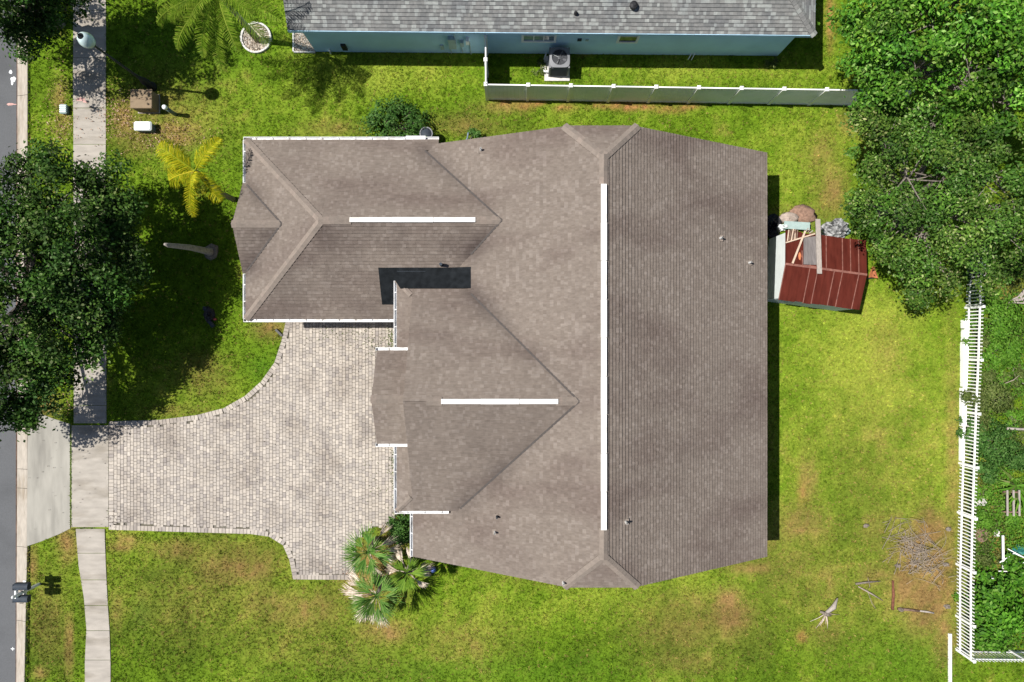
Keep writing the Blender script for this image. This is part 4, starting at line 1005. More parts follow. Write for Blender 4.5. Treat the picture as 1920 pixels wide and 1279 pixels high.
def crown_points(lobes, dens, leaf, clump=(.28, .6), per=70, seed=1, up=.5, flat=.75):
    rng = np.random.default_rng(seed); C = []; Nn = []; cl = []; T = []
    for (cx, cy, cz, r) in lobes:
        k = max(6, int(dens * r * r))
        d = rng.normal(size=(k, 3)); d[:, 2] = np.abs(d[:, 2]) * .9 - .25; d /= np.linalg.norm(d, axis=1, keepdims=True)
        rad = r * (rng.uniform(.15, 1, k) ** .5) * rng.uniform(.8, 1.2, k)
        p = np.array([cx, cy, cz]) + d * rad[:, None] * np.array([1, 1, flat]); cl.append(np.concatenate([p, d], 1))
    cl = np.concatenate(cl)
    for row in cl:
        p, d = row[:3], row[3:]; rr = rng.uniform(*clump); n = int(per * (rr / .45) ** 2 * rng.uniform(.6, 1.3)); 
        q = rng.normal(size=(n, 3)); q /= np.linalg.norm(q, axis=1, keepdims=True); q *= (rng.random((n, 1)) ** .5) * rr * np.where(rng.random((n, 1)) < .12, 1.45, 1.0); q[:, 2] = np.abs(q[:, 2]) * .8 - .15 * rr
        tn = np.clip(rng.lognormal(0, .24), .55, 1.6); T.append(np.repeat(np.array([[tn * rng.uniform(.88, 1.18), tn, tn * rng.uniform(.85, 1.1)]]), n, 0))
        C.append(p + q); Nn.append(q / rr * .6 + d * .25 + np.array([0, 0, up]) + rng.normal(size=(n, 3)) * .5)
    return np.concatenate(C), np.concatenate(Nn), cl, np.concatenate(T)

def tree(name, base, lobes_px, mt, label, seed, dens=11, leaf=.15, per=70, trunk_r=.22, cat='tree', bark=None, group=None, clump=(.28, .6), fork=.38):
    bx_, by_ = base; root = empty(name, (bx_, by_, 0), label, cat, group)
    lobes = [(*W(px, py, z), r) for (px, py, z, r) in lobes_px]
    c, n, cl, tn = crown_points(lobes, dens, leaf, seed=seed, per=per, clump=clump)
    rng = np.random.default_rng(seed + 5)
    v = leaf_quads(c, n, leaf, .55, rng)
    np_mesh('crown', v, 4, mt, np.repeat(tn, 4, 0), root, kind='stuff')
    rg = random.Random(seed); zc = sum(l[2] for l in lobes) / len(lobes); zf = zc * fork
    b = MB(); top = Vector((bx_ + rg.uniform(-.2, .2), by_ + rg.uniform(-.2, .2), zf))
    b.tube([(bx_, by_, -.1), (bx_, by_, .12), (bx_ + .05, by_, zf * .5), tuple(top)], [trunk_r * 1.7, trunk_r * 1.15, trunk_r, trunk_r * .85], 9); b.build('trunk', bark or M_BARK, root, True)
    for (x, y, z, r) in lobes:
        e = Vector((x, y, z)); mid = top.lerp(e, .5) + Vector((rg.uniform(-.3, .3), rg.uniform(-.3, .3), .25)); lb = MB()
        lb.tube([tuple(top - Vector((0, 0, .15))), tuple(mid), tuple(e)], [trunk_r * .55, trunk_r * .36, trunk_r * .14], 6)
        near = [row for row in cl if (row[0] - x) ** 2 + (row[1] - y) ** 2 + (row[2] - z) ** 2 < (r * 1.15) ** 2]
        rg.shuffle(near)
        for row in near[:int(8 + 3 * r)]:
            p = Vector(row[:3]); s_ = mid.lerp(e, rg.uniform(.3, 1)); md = s_.lerp(p, .55) + Vector((rg.uniform(-.15, .15), rg.uniform(-.15, .15), .08))
            lb.tube([tuple(s_), tuple(md), tuple(s_.lerp(p, .85) - Vector((0, 0, .1)))], [.028, .018, .006], 4, False)
        lb.build('limb', bark or M_BARKP, root)
    return root

def bush(name, pos, rx, ry, h, mt, label, seed, n=1200, leaf=.11, cat='shrub', group=None, aspect=.55):
    root = empty(name, (pos[0], pos[1], 0), label, cat, group); rng = np.random.default_rng(seed)
    k = max(6, int(n / 95)); d = rng.normal(size=(k, 3)); d[:, 2] = np.abs(d[:, 2]); d /= np.linalg.norm(d, axis=1, keepdims=True); d *= rng.uniform(.35, 1, (k, 1)) ** .6
    cl = np.array([pos[0], pos[1], h * .12]) + d * np.array([rx, ry, h * .85]); C = []; N_ = []
    for p, dd in zip(cl, d):
        q = rng.normal(size=(n // k, 3)) * .5; rr = .3 * min(rx, ry, 1.0) + .06; C.append(p + q * rr * np.array([1, 1, .6])); N_.append(q * .6 + dd * .4 + np.array([0, 0, .6]) + rng.normal(size=q.shape) * .4)
    C = np.concatenate(C); C[:, 2] = np.maximum(C[:, 2], .03); v = leaf_quads(C, np.concatenate(N_), leaf, aspect, rng)
    np_mesh('foliage', v, 4, mt, None, root, kind='stuff')
    rg = random.Random(seed); b = MB()
    for p in cl[:14]:
        b.tube([(pos[0] + rg.uniform(-.05, .05), pos[1] + rg.uniform(-.05, .05), 0), tuple((np.array([pos[0], pos[1], 0]) + p) / 2 + np.array([0, 0, .1])), tuple(p)], [.022, .015, .006], 4, False)
    b.build('stems', M_BARK, root)
    return root

# ------------------------------------------------------------------ trees
tree('oak_tree', G(100, 560), [(120, 365, 4.5, 1.7), (196, 400, 4.0, 1.05), (60, 470, 5.4, 2.1), (150, 465, 4.8, 1.6), (60, 325, 4.4, 1.2), (20, 600, 5.4, 2.1), (108, 615, 4.7, 1.45), (58, 695, 4.4, 1.35),
     (10, 762, 4.2, 1.05), (-70, 500, 5.8, 2.4), (-60, 680, 5.2, 1.9), (-60, 360, 5.0, 1.9), (182, 335, 3.9, .8), (222, 450, 3.9, .8), (95, 745, 3.9, .7), (165, 650, 4.0, .75), (185, 520, 4.2, .9), (175, 580, 4.2, .9), (120, 690, 4.0, .8), (140, 540, 4.6, 1.2), (-60, 790, 4.2, 1.3), (-30, 735, 4.4, 1.3), (60, 770, 3.8, .6), (230, 370, 3.8, .75), (240, 500, 3.7, .7), (235, 430, 3.8, .8), (205, 560, 3.8, .7), (190, 620, 3.8, .6)],
     M_OAK, 'broad dark green oak overhanging the street and sidewalk', 41, dens=8.8, leaf=.15, per=120, trunk_r=.24, clump=(.28, .80))
tree('oak_tree', G(112, 45), [(15, 15, 4.4, 1.2), (78, 22, 4.1, 1.05), (40, 62, 3.9, .75), (110, -22, 4.2, 1.4), (0, -60, 4.6, 1.7), (60, -50, 4.6, 1.6), (150, -70, 4.4, 1.6), (125, 20, 3.6, .6), (180, -60, 4.2, 1.3), (95, 60, 3.4, .45), (-50, 20, 4.2, 1.4), (-75, -60, 4.5, 1.9), (-55, 95, 4.0, .9), (20, -60, 6.0, 1.9), (-60, -40, 6.0, 1.9), (60, -110, 6.2, 1.8)],
     M_OAK, 'dark oak at the upper left corner over the street', 42, dens=7.5, leaf=.15, per=115, trunk_r=.2, clump=(.28, .75))
tree('leafy_tree', G(1668, 178), [(1675, 60, 5.6, 1.8), (1750, 40, 6.8, 2.3), (1868, 60, 6.8, 2.4), (1634, 135, 4.8, 1.1), (1715, 130, 5.8, 1.6), (1826, 160, 6.0, 1.9), (1905, 200, 5.8, 1.8), (1620, 45, 4.8, 1.0), (1970, 100, 6.6, 2.4), (1690, -40, 6, 2), (1820, -60, 6.8, 2.4), (1608, 105, 4.2, .6), (1660, 190, 4.6, .9)],
     M_BRI, 'tall bright green tree in the upper right corner behind the vinyl fence', 43, dens=4.6, leaf=.16, per=140, trunk_r=.26, clump=(.28, .78))
tree('oak_tree', G(1655, 392), [(1655, 255, 5.0, 1.5), (1700, 330, 5.4, 1.9), (1790, 300, 5.8, 2.0), (1880, 320, 5.8, 2.1), (1655, 395, 4.6, 1.35), (1735, 440, 5.0, 1.7), (1830, 425, 5.4, 1.9), (1915, 440, 5.0, 1.7), (1700, 505, 4.0, .85), (1765, 508, 4.2, 1.0), (1850, 515, 4.1, 1.1), (1632, 210, 4.8, 1.0), (1640, 330, 4.4, 1.0), (1716, 552, 3.4, .35), (1645, 455, 3.9, .75), (1598, 392, 3.6, .5), (1975, 380, 5.6, 2.0), (1750, 225, 5.2, 1.4)],
     M_OAKR, 'wide dark oak overhanging the shed and the picket fence', 44, dens=5.4, leaf=.13, per=150, trunk_r=.26, clump=(.26, .70))

# ------------------------------------------------------------------ palms
def pinnate(root, o, az, L_, e0, droop, mt, seed, leaflet=.34, pairs=34, lw=.028, hang=.35):
    rg = random.Random(seed); b = MB(); pts = []; p = Vector(o); el = e0; n = 16; ds = L_ / n; a_ = az
    for i in range(n + 1):
        pts.append(p.copy()); d = Vector((math.cos(a_) * math.cos(el), math.sin(a_) * math.cos(el), math.sin(el))); p = p + d * ds; el -= droop / n * (.5 + i / n); a_ += rg.uniform(-.02, .02)
    b.tube(pts, [.028 * (1 - .85 * i / n) + .003 for i in range(n + 1)], 5)
    for k in range(pairs):
        t = .10 + .89 * k / pairs; f = t * n; i = min(int(f), n - 1); q = pts[i].lerp(pts[i + 1], f - i); d = (pts[i + 1] - pts[i]).normalized()
        s = d.cross(Vector((0, 0, 1))).normalized(); prof = math.sin(math.pi * min(1, .12 + .88 * t)) ** .6 * (1 if t < .8 else 1.15 - .5 * (t - .8))
        for sg in (-1, 1):
            l = leaflet * max(.25, prof) * rg.uniform(.8, 1.15); dr = (s * sg * .85 + d * rg.uniform(.35, .7) + Vector((0, 0, rg.uniform(-.1, .25)))).normalized()
            m = q + dr * l * .55; e = m + (dr + Vector((0, 0, -hang * rg.uniform(.6, 1.6)))).normalized() * l * .45; w = d * lw * .5 + Vector((0, 0, lw * .3 * sg))
            b.quad(q - w * .6, q + w * .6, m + w, m - w); b.quad(m - w, m + w, e)
    return b.build('frond', mt, root)
def fan(root, o, az, el, pet, bl, mt, seed, n=18, spread=1.9, droop=.5):
    rg = random.Random(seed); b = MB(); d = Vector((math.cos(az) * math.cos(el), math.sin(az) * math.cos(el), math.sin(el))); h = Vector(o) + d * pet
    b.tube([tuple(o), tuple(Vector(o).lerp(h, .5) + Vector((0, 0, .03))), tuple(h)], [.018, .014, .012], 4)
    s = d.cross(Vector((0, 0, 1))); s = s.normalized() if s.length > .05 else Vector((math.sin(az), -math.cos(az), 0))
    for k in range(n):
        t = -spread / 2 + spread * (k + rg.uniform(-.2, .2)) / (n - 1); dr = (d * math.cos(t) + s * math.sin(t)).normalized(); l = bl * (1 - .28 * abs(t) / spread) * rg.uniform(.8, 1.12)
        m = h + dr * l * .6; e = m + (dr + Vector((0, 0, -droop * rg.uniform(.5, 1.6)))).normalized() * l * .4; w = dr.cross(Vector((0, 0, 1))); w = w.normalized() * .020 if w.length > .05 else s * .020
        b.quad(h - w * .5, h + w * .5, m + w, m - w); b.quad(m - w, m + w, e)
    return b.build('frond', mt, root)
# ring planter palm (crown just off the upper edge)
pr = empty('feather_palm', (*G(481, 72), 0), 'green feather palm growing from the stone ring planter', 'palm tree')
cxp, cyp, czp = W(408, -14, 5.0); bxp, byp = G(484, 76)
MB().tube([(bxp, byp, 0), (bxp + .02, byp, 2.5), (cxp, cyp, czp)], [.16, .11, .10], 10).build('trunk', M_BARKP, pr, True)
for i, (az, L_, e0, dr) in enumerate([(-158, 2.9, .35, 1.3), (-132, 2.9, .35, 1.4), (-106, 2.7, .4, 1.5), (-72, 2.5, .45, 1.5), (-46, 2.9, .35, 1.3), (-22, 2.7, .3, 1.3), (10, 2.6, .5, 1.5), (45, 2.6, .6, 1.6), (80, 2.6, .6, 1.6), (120, 2.6, .5, 1.6), (155, 2.7, .4, 1.5), (-174, 2.9, .2, 1.2), (-118, 2.1, .9, 1.4), (-35, 2.2, .8, 1.6), (-92, 3.0, .15, 1.2), (-145, 2.3, .7, 1.5)]):
    pinnate(pr, (cxp, cyp, czp), R(az), L_, e0, dr, M_GPALM, 100 + i, leaflet=.60, pairs=84, lw=.019, hang=1.2)
# yellow palm by the house corner
yp = empty('yellow_palm', (*G(437, 375), 0), 'young palm with bright yellow fronds beside the house corner', 'palm tree')
cx_, cy_, cz_ = W(366, 320, 4.3); bx_, by_ = G(438, 374)
MB().tube([(bx_, by_, 0), (bx_ - .02, by_, 1.2), ((bx_ + cx_) / 2, (by_ + cy_) / 2, 2.7), (cx_, cy_, cz_ - .1)], [.13, .10, .075, .06], 9).build('trunk', M_BARKP, yp, True)
MB().tube([(cx_, cy_, cz_ - .7), (cx_, cy_, cz_ + .05)], [.075, .045], 8).build('crownshaft', M_GPALM, yp, True)
for i, (az, L_, e0, dr, lf) in enumerate([(146, 1.75, .35, .8, .48), (163, 1.5, .1, .9, .44), (48, 1.7, .5, 1.0, .36), (-96, 2.0, .45, 1.6, .32), (-52, 1.55, .2, 1.1, .38), (196, 1.25, .2, 1.0, .4), (-80, 1.1, 1.0, .8, .3)]):
    pinnate(yp, (cx_, cy_, cz_), R(az), L_, e0, dr, M_YPALM, 140 + i, leaflet=lf * 1.4, pairs=70, lw=.024, hang=.9)
# bare trunk
dt = empty('dead_palm_trunk', (*G(395, 473), 0), 'bare grey palm trunk without a crown in the shaded front lawn', 'tree trunk')
x0, y0 = G(395, 473); x1, y1, z1 = W(309, 458, 4.1)
MB().tube([(x0, y0, -.05), (x0, y0, .3), ((x0 + x1) / 2, (y0 + y1) / 2 + .05, 2.0), (x1, y1, z1 - .3), (x1, y1, z1)], [.22, .16, .125, .09, .05], 10).build('trunk', mat('bleached_trunk', (.30, .27, .24), rough=1, var=.3, scale=10, bump=.5, bscale=20), dt, True)
MB().blob((x0 + .05, y0, .03), (.4, .35, .1), 6, .3).build('root_flare', M_BARK, dt, True)
# three fan palms at the bed
def fan_palm(px, py, z, label, mt, seed, n=15, dead=8, pet=.5, bl=.6, deadaz=(0, 360), dz=.0):
    x, y, z = W(px, py, z); root = empty('fan_palm', (x, y, 0), label, 'palm tree', 'fan palms in the bed by the driveway'); rg = random.Random(seed)
    MB().tube([(x, y, 0), (x, y, z * .5), (x, y, z)], [.15, .13, .09], 9).build('trunk', M_BARKP, root, True)
    for i in range(n):
        az = 2 * math.pi * (i / n) + rg.uniform(-.25, .25); el = rg.choice([.1, .3, .55, 1.0]); fan(root, (x, y, z), az, el, pet * rg.uniform(.5, .9), bl * 1.2 * rg.uniform(.8, 1.15), mt, seed * 50 + i, n=9, spread=rg.uniform(.7, 1.15), droop=rg.uniform(.1, .4))
    for i in range(dead):
        az = R(rg.uniform(*deadaz)); fan(root, (x, y, z - .25), az, rg.uniform(-.35, .0), pet * rg.uniform(1.1, 1.7), bl * rg.uniform(.85, 1.25), M_DEADF, seed * 50 + 30 + i, n=8, spread=.8, droop=.6)
fan_palm(690, 1036, 2.0, 'dark green fan palm beside the paver driveway edge', M_FANG, 51, n=17, dead=9, pet=.50, bl=.70, deadaz=(-80, 60))
fan_palm(763, 1076, 2.4, 'lime green fan palm nearest the house corner', M_FANY, 52, n=14, dead=12, pet=.36, bl=.55, deadaz=(-60, 200))
fan_palm(706, 1117, 2.2, 'largest fan palm with pale dead fronds on the lawn side', M_FANG, 53, n=19, dead=14, pet=.6, bl=.80, deadaz=(140, 320))

# ------------------------------------------------------------------ shrubs
bush('garden_shrub', (*W(742, 228, .8)[:2],), 1.4, 1.0, 1.6, M_SHRUB, 'dark green shrub growing against the north gutter of the house', 61, n=3200, leaf=.12)
bush('garden_shrub', (*W(752, 990, .5)[:2],), .62, .75, 1.3, M_SHRUB, 'dark green shrub in the corner beside the front wing', 62, n=2200, leaf=.12)
bush('small_shrub', (*W(884, 254, .3)[:2],), .42, .3, .7, M_SHRUB, 'small dark plant beside the roof edge on the north side', 63, n=420, leaf=.1)
for k, (px, py, lb, r_) in enumerate(((740, 616, 'small green weeds in the driveway corner by the gutters', .2), (739, 868, 'narrow strip of weeds against the front wing wall', .16), (741, 640, 'tall weed clump beside the front wing gutter', .14))):
    bush('weed_clump', G(px + 14, py), r_ + .1, r_ + .28, .5, M_LIME, lb, 70 + k, n=240, leaf=.09, cat='weeds')
bush('small_shrub', G(1446, 121), .35, .2, .35, M_OLIVE, 'small spiky plant in the shade line of the blue house', 75, n=160, leaf=.2, aspect=.2)
bush('weed_clump', G(1015, 131), .35, .4, .2, M_OLIVE, 'dry weeds beside the air conditioner pad', 76, n=200, leaf=.1, cat='weeds')

# ring planter and corner bed
rp = empty('ring_planter', (*G(481, 72), 0), 'round gravel bed with pale stone ring around the palm', 'planter')
x0, y0 = G(481, 72); n = 30
for k in range(n):
    t = 2 * math.pi * k / n; b = MB(); b.box((0, 0, 0), (.13, .08, .12)); 
    if k == 0: em = b.mesh('edging_stone', M_STONE)
    inst('edging_stone', em, rp, (x0 + .66 * math.cos(t), y0 + .66 * math.sin(t), .06 + random.uniform(-.01, .012)), t + math.pi / 2)
def gravel(parent, pts, seed, size=.05):
    rg = random.Random(seed); b = MB()
    for (x, y) in pts:
        s = size * rg.uniform(.5, 1.3); z = .05 + rg.uniform(0, .02); a = rg.uniform(0, 3)
        k = len(b.v); b.v += [(x + s * math.cos(a), y + s * math.sin(a), z), (x + s * .8 * math.cos(a + 2.1), y + s * .8 * math.sin(a + 2.1), z + s * .2), (x + s * .9 * math.cos(a + 4.2), y + s * .9 * math.sin(a + 4.2), z), (x, y, z + s * .7), (x, y, z - s)]
        b.f += [(k, k + 1, k + 3), (k + 1, k + 2, k + 3), (k + 2, k, k + 3), (k, k + 4, k + 1), (k + 1, k + 4, k + 2), (k + 2, k + 4, k)]
    return b.build('gravel', M_GRAVEL, parent, kind='stuff')
MB().lathe((x0, y0, 0), [(.62, 0), (.60, .045), (.2, .05)], 28).build('gravel_bed', M_GRAVEL, rp)
gravel(rp, [(x0 + .58 * math.sqrt(r_) * math.cos(t), y0 + .58 * math.sqrt(r_) * math.sin(t)) for r_, t in ((random.random(), random.random() * 6.28) for _ in range(700))], 3)
cb_ = empty('corner_bed', (*G(568, 82), 0), 'small gravel bed with white edging at the blue house corner', 'planter')
b = MB(); poly = [G(552, 60), G(552, 98), G(590, 98), G(590, 60)]; b.prism(poly, 0, .04); b.build('gravel_bed', M_GRAVEL, cb_)
for (p, q) in (((551, 58), (551, 78)), ((551, 79), (551, 98)), ((552, 99), (570, 99)), ((571, 99), (592, 99))):
    MB().bar((*G(*p), .05), (*G(*q), .05), .06, .12).build('edging', M_STONE, cb_)
gravel(cb_, [(G(random.uniform(553, 590), 0)[0], G(0, random.uniform(61, 97))[1]) for _ in range(450)], 4)

# ------------------------------------------------------------------ small things around the house
tc = empty('trash_can', (*W(799, 252, .4)[:2], 0), 'dark round bin with pale rim beside the north gutter end', 'trash can')
x0, y0 = W(799, 250, .9)[:2]
b = MB(); b.lathe((x0, y0, 0), [(.2, 0), (.27, .82), (.27, .86)], 16); b.build('body', M_SLATE, tc, True)
b = MB(); b.tube([(x0 + .27 * math.cos(t), y0 + .27 * math.sin(t), .87) for t in np.linspace(0, 2 * math.pi, 21)], .03, 6, False); b.build('rim', M_ACG, tc, True)
gobj(lambda b: (crumple(b, (*G(850, 284), 0), (.75, .32, .35), 31, 16, 9)), 'tarp', M_TARP, 'crumpled dark blue tarp along the north wall under the roof edge', 'tarp', False)
MB().tube([(*G(862, 280), .3), (*G(872, 276), .5), (*G(878, 268), .7), (*G(880, 258), .75)], .03, 6).build('blue_hose', M_TARP, label='blue hose rising from the tarp on the north side', cat='hose')
bl = empty('blue_ball', (*G(805, 1062), 0), 'small blue round cage beside the house corner', 'garden ornament')
b = MB(); bc = W(811, 1070, .3)
for k in range(6):
    t = k * math.pi / 6; b.tube([(bc[0] + .13 * math.cos(t) * math.cos(a), bc[1] + .13 * math.sin(t) * math.cos(a), .16 + .13 * math.sin(a)) for a in np.linspace(0, 2 * math.pi, 17)], .02, 5, False)
b.build('cage', M_BLUE, bl, True)
db = empty('rubbish_heap', (*G(394, 594), 0), 'dark rubbish with a grey-blue can on the shaded front lawn', 'rubbish')
b = MB(); crumple(b, (*G(393, 590), 0), (.24, .36, .22), 77, 10, 6); b.build('dark_cloth', M_BLACK, db)
b = MB(); b.tube([(*G(394, 602), .1), (*G(402, 613), .08)], .09, 10); b.build('can', M_SLATE, db, True)
b = MB(); b.blob((*G(404, 599), .08), (.09, .07, .06), 2, .2); b.build('red_lid', mat('red_scrap', (.30, .06, .05), rough=.6, var=.2), db, True)
b = MB(); b.blob((*G(387, 579), .1), (.13, .12, .1), 5, .3); b.build('grey_scrap', M_SLATE, db, True)
b = MB(); b.bar((*G(518, 618), .06), (*G(530, 630), .06), .1, .08); b.build('dark_board', M_BLACK, label='short dark board on the lawn edge near the garage', cat='board')
b = MB(); b.bar((*G(1298, 98), .35), (*G(1290, 112), .02), .035, .03); b.build('white_stake', M_TRIM, label='left white stake leaning on the blue wall', cat='stake')
b = MB(); b.bar((*G(1303, 99), .35), (*G(1296, 113), .02), .035, .03); b.build('white_stake', M_TRIM, label='right white stake leaning on the blue wall', cat='stake')

# ------------------------------------------------------------------ back yard debris
bp_ = empty('brush_pile', (*G(1722, 1035), 0), 'heap of dry grey twigs on the bare patch near the picket fence', 'brush pile')
rg = random.Random(9); b = MB(); x0, y0 = G(1720, 1032)
for k in range(230):
    a = rg.choice([rg.gauss(2.3, .5), rg.gauss(.5, .5), rg.uniform(0, 3.14)]); cx__ = rg.gauss(0, .55); c = Vector((x0 + cx__, y0 - cx__ * .5 + rg.gauss(0, .5), abs(rg.gauss(.10, .12)) + .03)); l = rg.uniform(.12, .6); d = Vector((math.cos(a), math.sin(a), rg.uniform(-.18, .18)))
    p, q = c - d * l, c + d * l; p.z = max(p.z, .02); q.z = max(q.z, .02); m = c + Vector((rg.uniform(-.08, .08), rg.uniform(-.08, .08), .03))
    b.tube([tuple(p), tuple(m), tuple(q)], [.010, .008, .003], 4, False)
b.build('twigs', M_TWIG, bp_, kind='stuff')
def logthing(p, q, r0, r1, mt, name, label, cat, bend=.1, seed=0):
    rg = random.Random(seed); a = Vector((*G(*p), r0 * .9)); c = Vector((*G(*q), r1 * .9)); m = a.lerp(c, .5) + Vector((rg.uniform(-bend, bend), rg.uniform(-bend, bend), .02)); b = MB(); b.tube([tuple(a), tuple(m), tuple(c)], [r0, (r0 + r1) / 2 * 1.05, r1], 7); return b.build(name, mt, smooth=True, label=label, cat=cat)
logthing((1673, 1088), (1672, 1142), .05, .07, mat('red_log', (.15, .06, .035), rough=.9, var=.3, scale=9), 'edging_log', 'reddish log along the left edge of the bare patch', 'log', .04)
logthing((1682, 1141), (1722, 1145), .06, .05, M_WOODD, 'edging_log', 'dark log along the lower edge of the bare patch', 'log', .03)
logthing((1724, 1145), (1750, 1149), .04, .04, M_WOOD, 'edging_log', 'pale short log at the lower right of the bare patch', 'log', .03)
for k, (px, py, lb) in enumerate(((1682, 1060, 'dark stone left of the twig heap'), (1777, 992, 'dark stone by the fence above the twig heap'), (1772, 1058, 'dark stone between twig heap and fence'), (1775, 1137, 'dark stone by the fence at the lower bare patch'), (1688, 1142, 'dark stone at the corner of the two logs'), (1623, 985, 'dark stone alone on the lawn left of the twig heap'))):
    b = MB(); b.blob((*G(px, py), .05), (.14, .1, .1), 90 + k, .25); b.build('dark_stone', M_BARK, label=lb, cat='stone')
br = empty('fallen_branch', (*G(1630, 1105), 0), 'fallen forked branch lying left of the bare patch', 'branch')
b = MB(); b.tube([(*G(1603, 1094), .06), (*G(1625, 1090), .12), (*G(1650, 1089), .05)], [.05, .04, .02], 6); b.build('dark_limb', M_BARK, br, True)
b = MB(); b.tube([(*G(1608, 1099), .05), (*G(1632, 1112), .08), (*G(1655, 1126), .03)], [.03, .04, .015], 6); b.tube([(*G(1625, 1106), .05), (*G(1634, 1130), .03), (*G(1642, 1142), .02)], .014, 4); b.tube([(*G(1626, 1082), .05), (*G(1629, 1098), .1), (*G(1624, 1108), .03)], .014, 4); b.build('pale_limb', M_TWIG, br, True)
df = empty('dead_frond_heap', (*G(1550, 1150), 0), 'grey dead palm boot with dry fronds lying on the back lawn', 'dead palm')
c0 = Vector((*G(1547, 1148), .1))
b = MB(); b.tube([tuple(c0), (*G(1560, 1136), .16), (*G(1568, 1120), .1)], [.07, .12, .04], 7); b.build('boot', M_WOOD, df, True)
b = MB(); b.tube([(*G(1536, 1145), .1), (*G(1548, 1150), .12), (*G(1556, 1152), .1)], [.05, .1, .05], 6); b.build('dark_core', M_BARK, df, True)
for k, (px, py) in enumerate(((1529, 1178), (1536, 1174), (1551, 1178), (1547, 1170), (1518, 1165), (1574, 1152), (1556, 1140))):
    e = Vector((*G(px, py), .03)); b = MB(); b.tube([tuple(c0), tuple(c0.lerp(e, .5) + Vector((0, 0, .06))), tuple(e)], [.03, .03 if k < 4 else .012, .008], 5); b.build('dry_leaf', M_DEADF, df, True)
# white rail lying on the lawn
wr = MB(); wr.bar((*G(1779.5, 1187), .06), (*G(1779.5, 1330), .06), .115, .10); wr.build('white_rail', M_VINYL, label='long white vinyl rail lying on the lawn at the lower right', cat='rail')
for k, (x0_, y0_, x1_, y1_, lb) in enumerate(((1801, 600, 1811, 616, 'short white vinyl block at the top end of the boards by the picket fence'), (1801.5, 618, 1809.5, 639, 'second white board from the top along the picket fence'), (1800, 641, 1807.5, 725, 'third white board from the top along the picket fence'), (1798.5, 727, 1806, 799, 'fourth white board from the top along the picket fence'), (1797.5, 801, 1802.5, 864, 'narrow lowest white board along the picket fence'))):
    b = MB(); rbox(b, (*G((x0_ + x1_) / 2, (y0_ + y1_) / 2), .12), ((x1_ - x0_) * S, (y1_ - y0_) * S, .24), .02); b.build('white_board', M_VINYL, label=lb, cat='board')

# ------------------------------------------------------------------ white picket fence
pf = empty('picket_fence', (*G(1797, 927), 0), 'white picket fence along the right side of the lawn', 'fence')
FL = [(1815, 470), (1810, 571), (1806, 690), (1802, 776), (1797, 927), (1793, 1079), (1793, 1217)]
PH = 1.16
b = MB(); w, t = .048, .02
b.v = [(-t / 2, -w / 2, 0), (t / 2, -w / 2, 0), (t / 2, w / 2, 0), (-t / 2, w / 2, 0), (-t / 2, -w / 2, 1), (t / 2, -w / 2, 1), (t / 2, w / 2, 1), (-t / 2, w / 2, 1), (0, 0, 1.05)]
b.f = [(3, 2, 1, 0), (0, 1, 5, 4), (1, 2, 6, 5), (2, 3, 7, 6), (3, 0, 4, 7), (4, 5, 8), (5, 6, 8), (6, 7, 8), (7, 4, 8)]; pk = b.mesh('picket', M_VINYL)
b = MB(); b.box((0, 0, .62), (.10, .10, 1.24)); ppost = b.mesh('post', M_VINYL)
cbm = MB(); cbm.v = [(-.065, -.065, 0), (.065, -.065, 0), (.065, .065, 0), (-.065, .065, 0), (0, 0, .08)]; cbm.f = [(0, 1, 4), (1, 2, 4), (2, 3, 4), (3, 0, 4), (3, 2, 1, 0)]; pcap = cbm.mesh('post_cap', M_VINYL)
rgp = random.Random(4)
def picket_run(line, posts_at):
    pts = [Vector((*G(*p), 0)) for p in line]; acc = 0.0
    for p, q in zip(pts, pts[1:]):
        d = (q - p); L_ = d.length; d.normalize(); a = math.atan2(d.y, d.x) - math.pi / 2
        for z in (.26, .98):
            r_ = MB(); r_.bar(p + Vector((0, 0, z)), q + Vector((0, 0, z)), .045, .075); r_.build('rail', M_VINYL, pf)
        while acc < L_:
            c = p + d * acc; inst('picket', pk, pf, (c.x, c.y, .04), a + rgp.uniform(-.05, .05), (1, 1, PH - rgp.uniform(0, .03))); acc += .155
        acc -= L_
    for pp in posts_at:
        x, y = G(*pp); po = inst('post', ppost, pf, (x, y, 0)); c = bpy.data.objects.new('post_cap', pcap); COL.objects.link(c); c.parent = po; c.location = (0, 0, 1.24)
def fx(y): return edge_at(FL, y)
picket_run(FL, [(fx(y), y) for y in (480, 577, 674, 771, 868, 960, 1057, 1154, 1217)])
picket_run([(1797, 1217), (1960, 1219)], [(1890, 1218)])

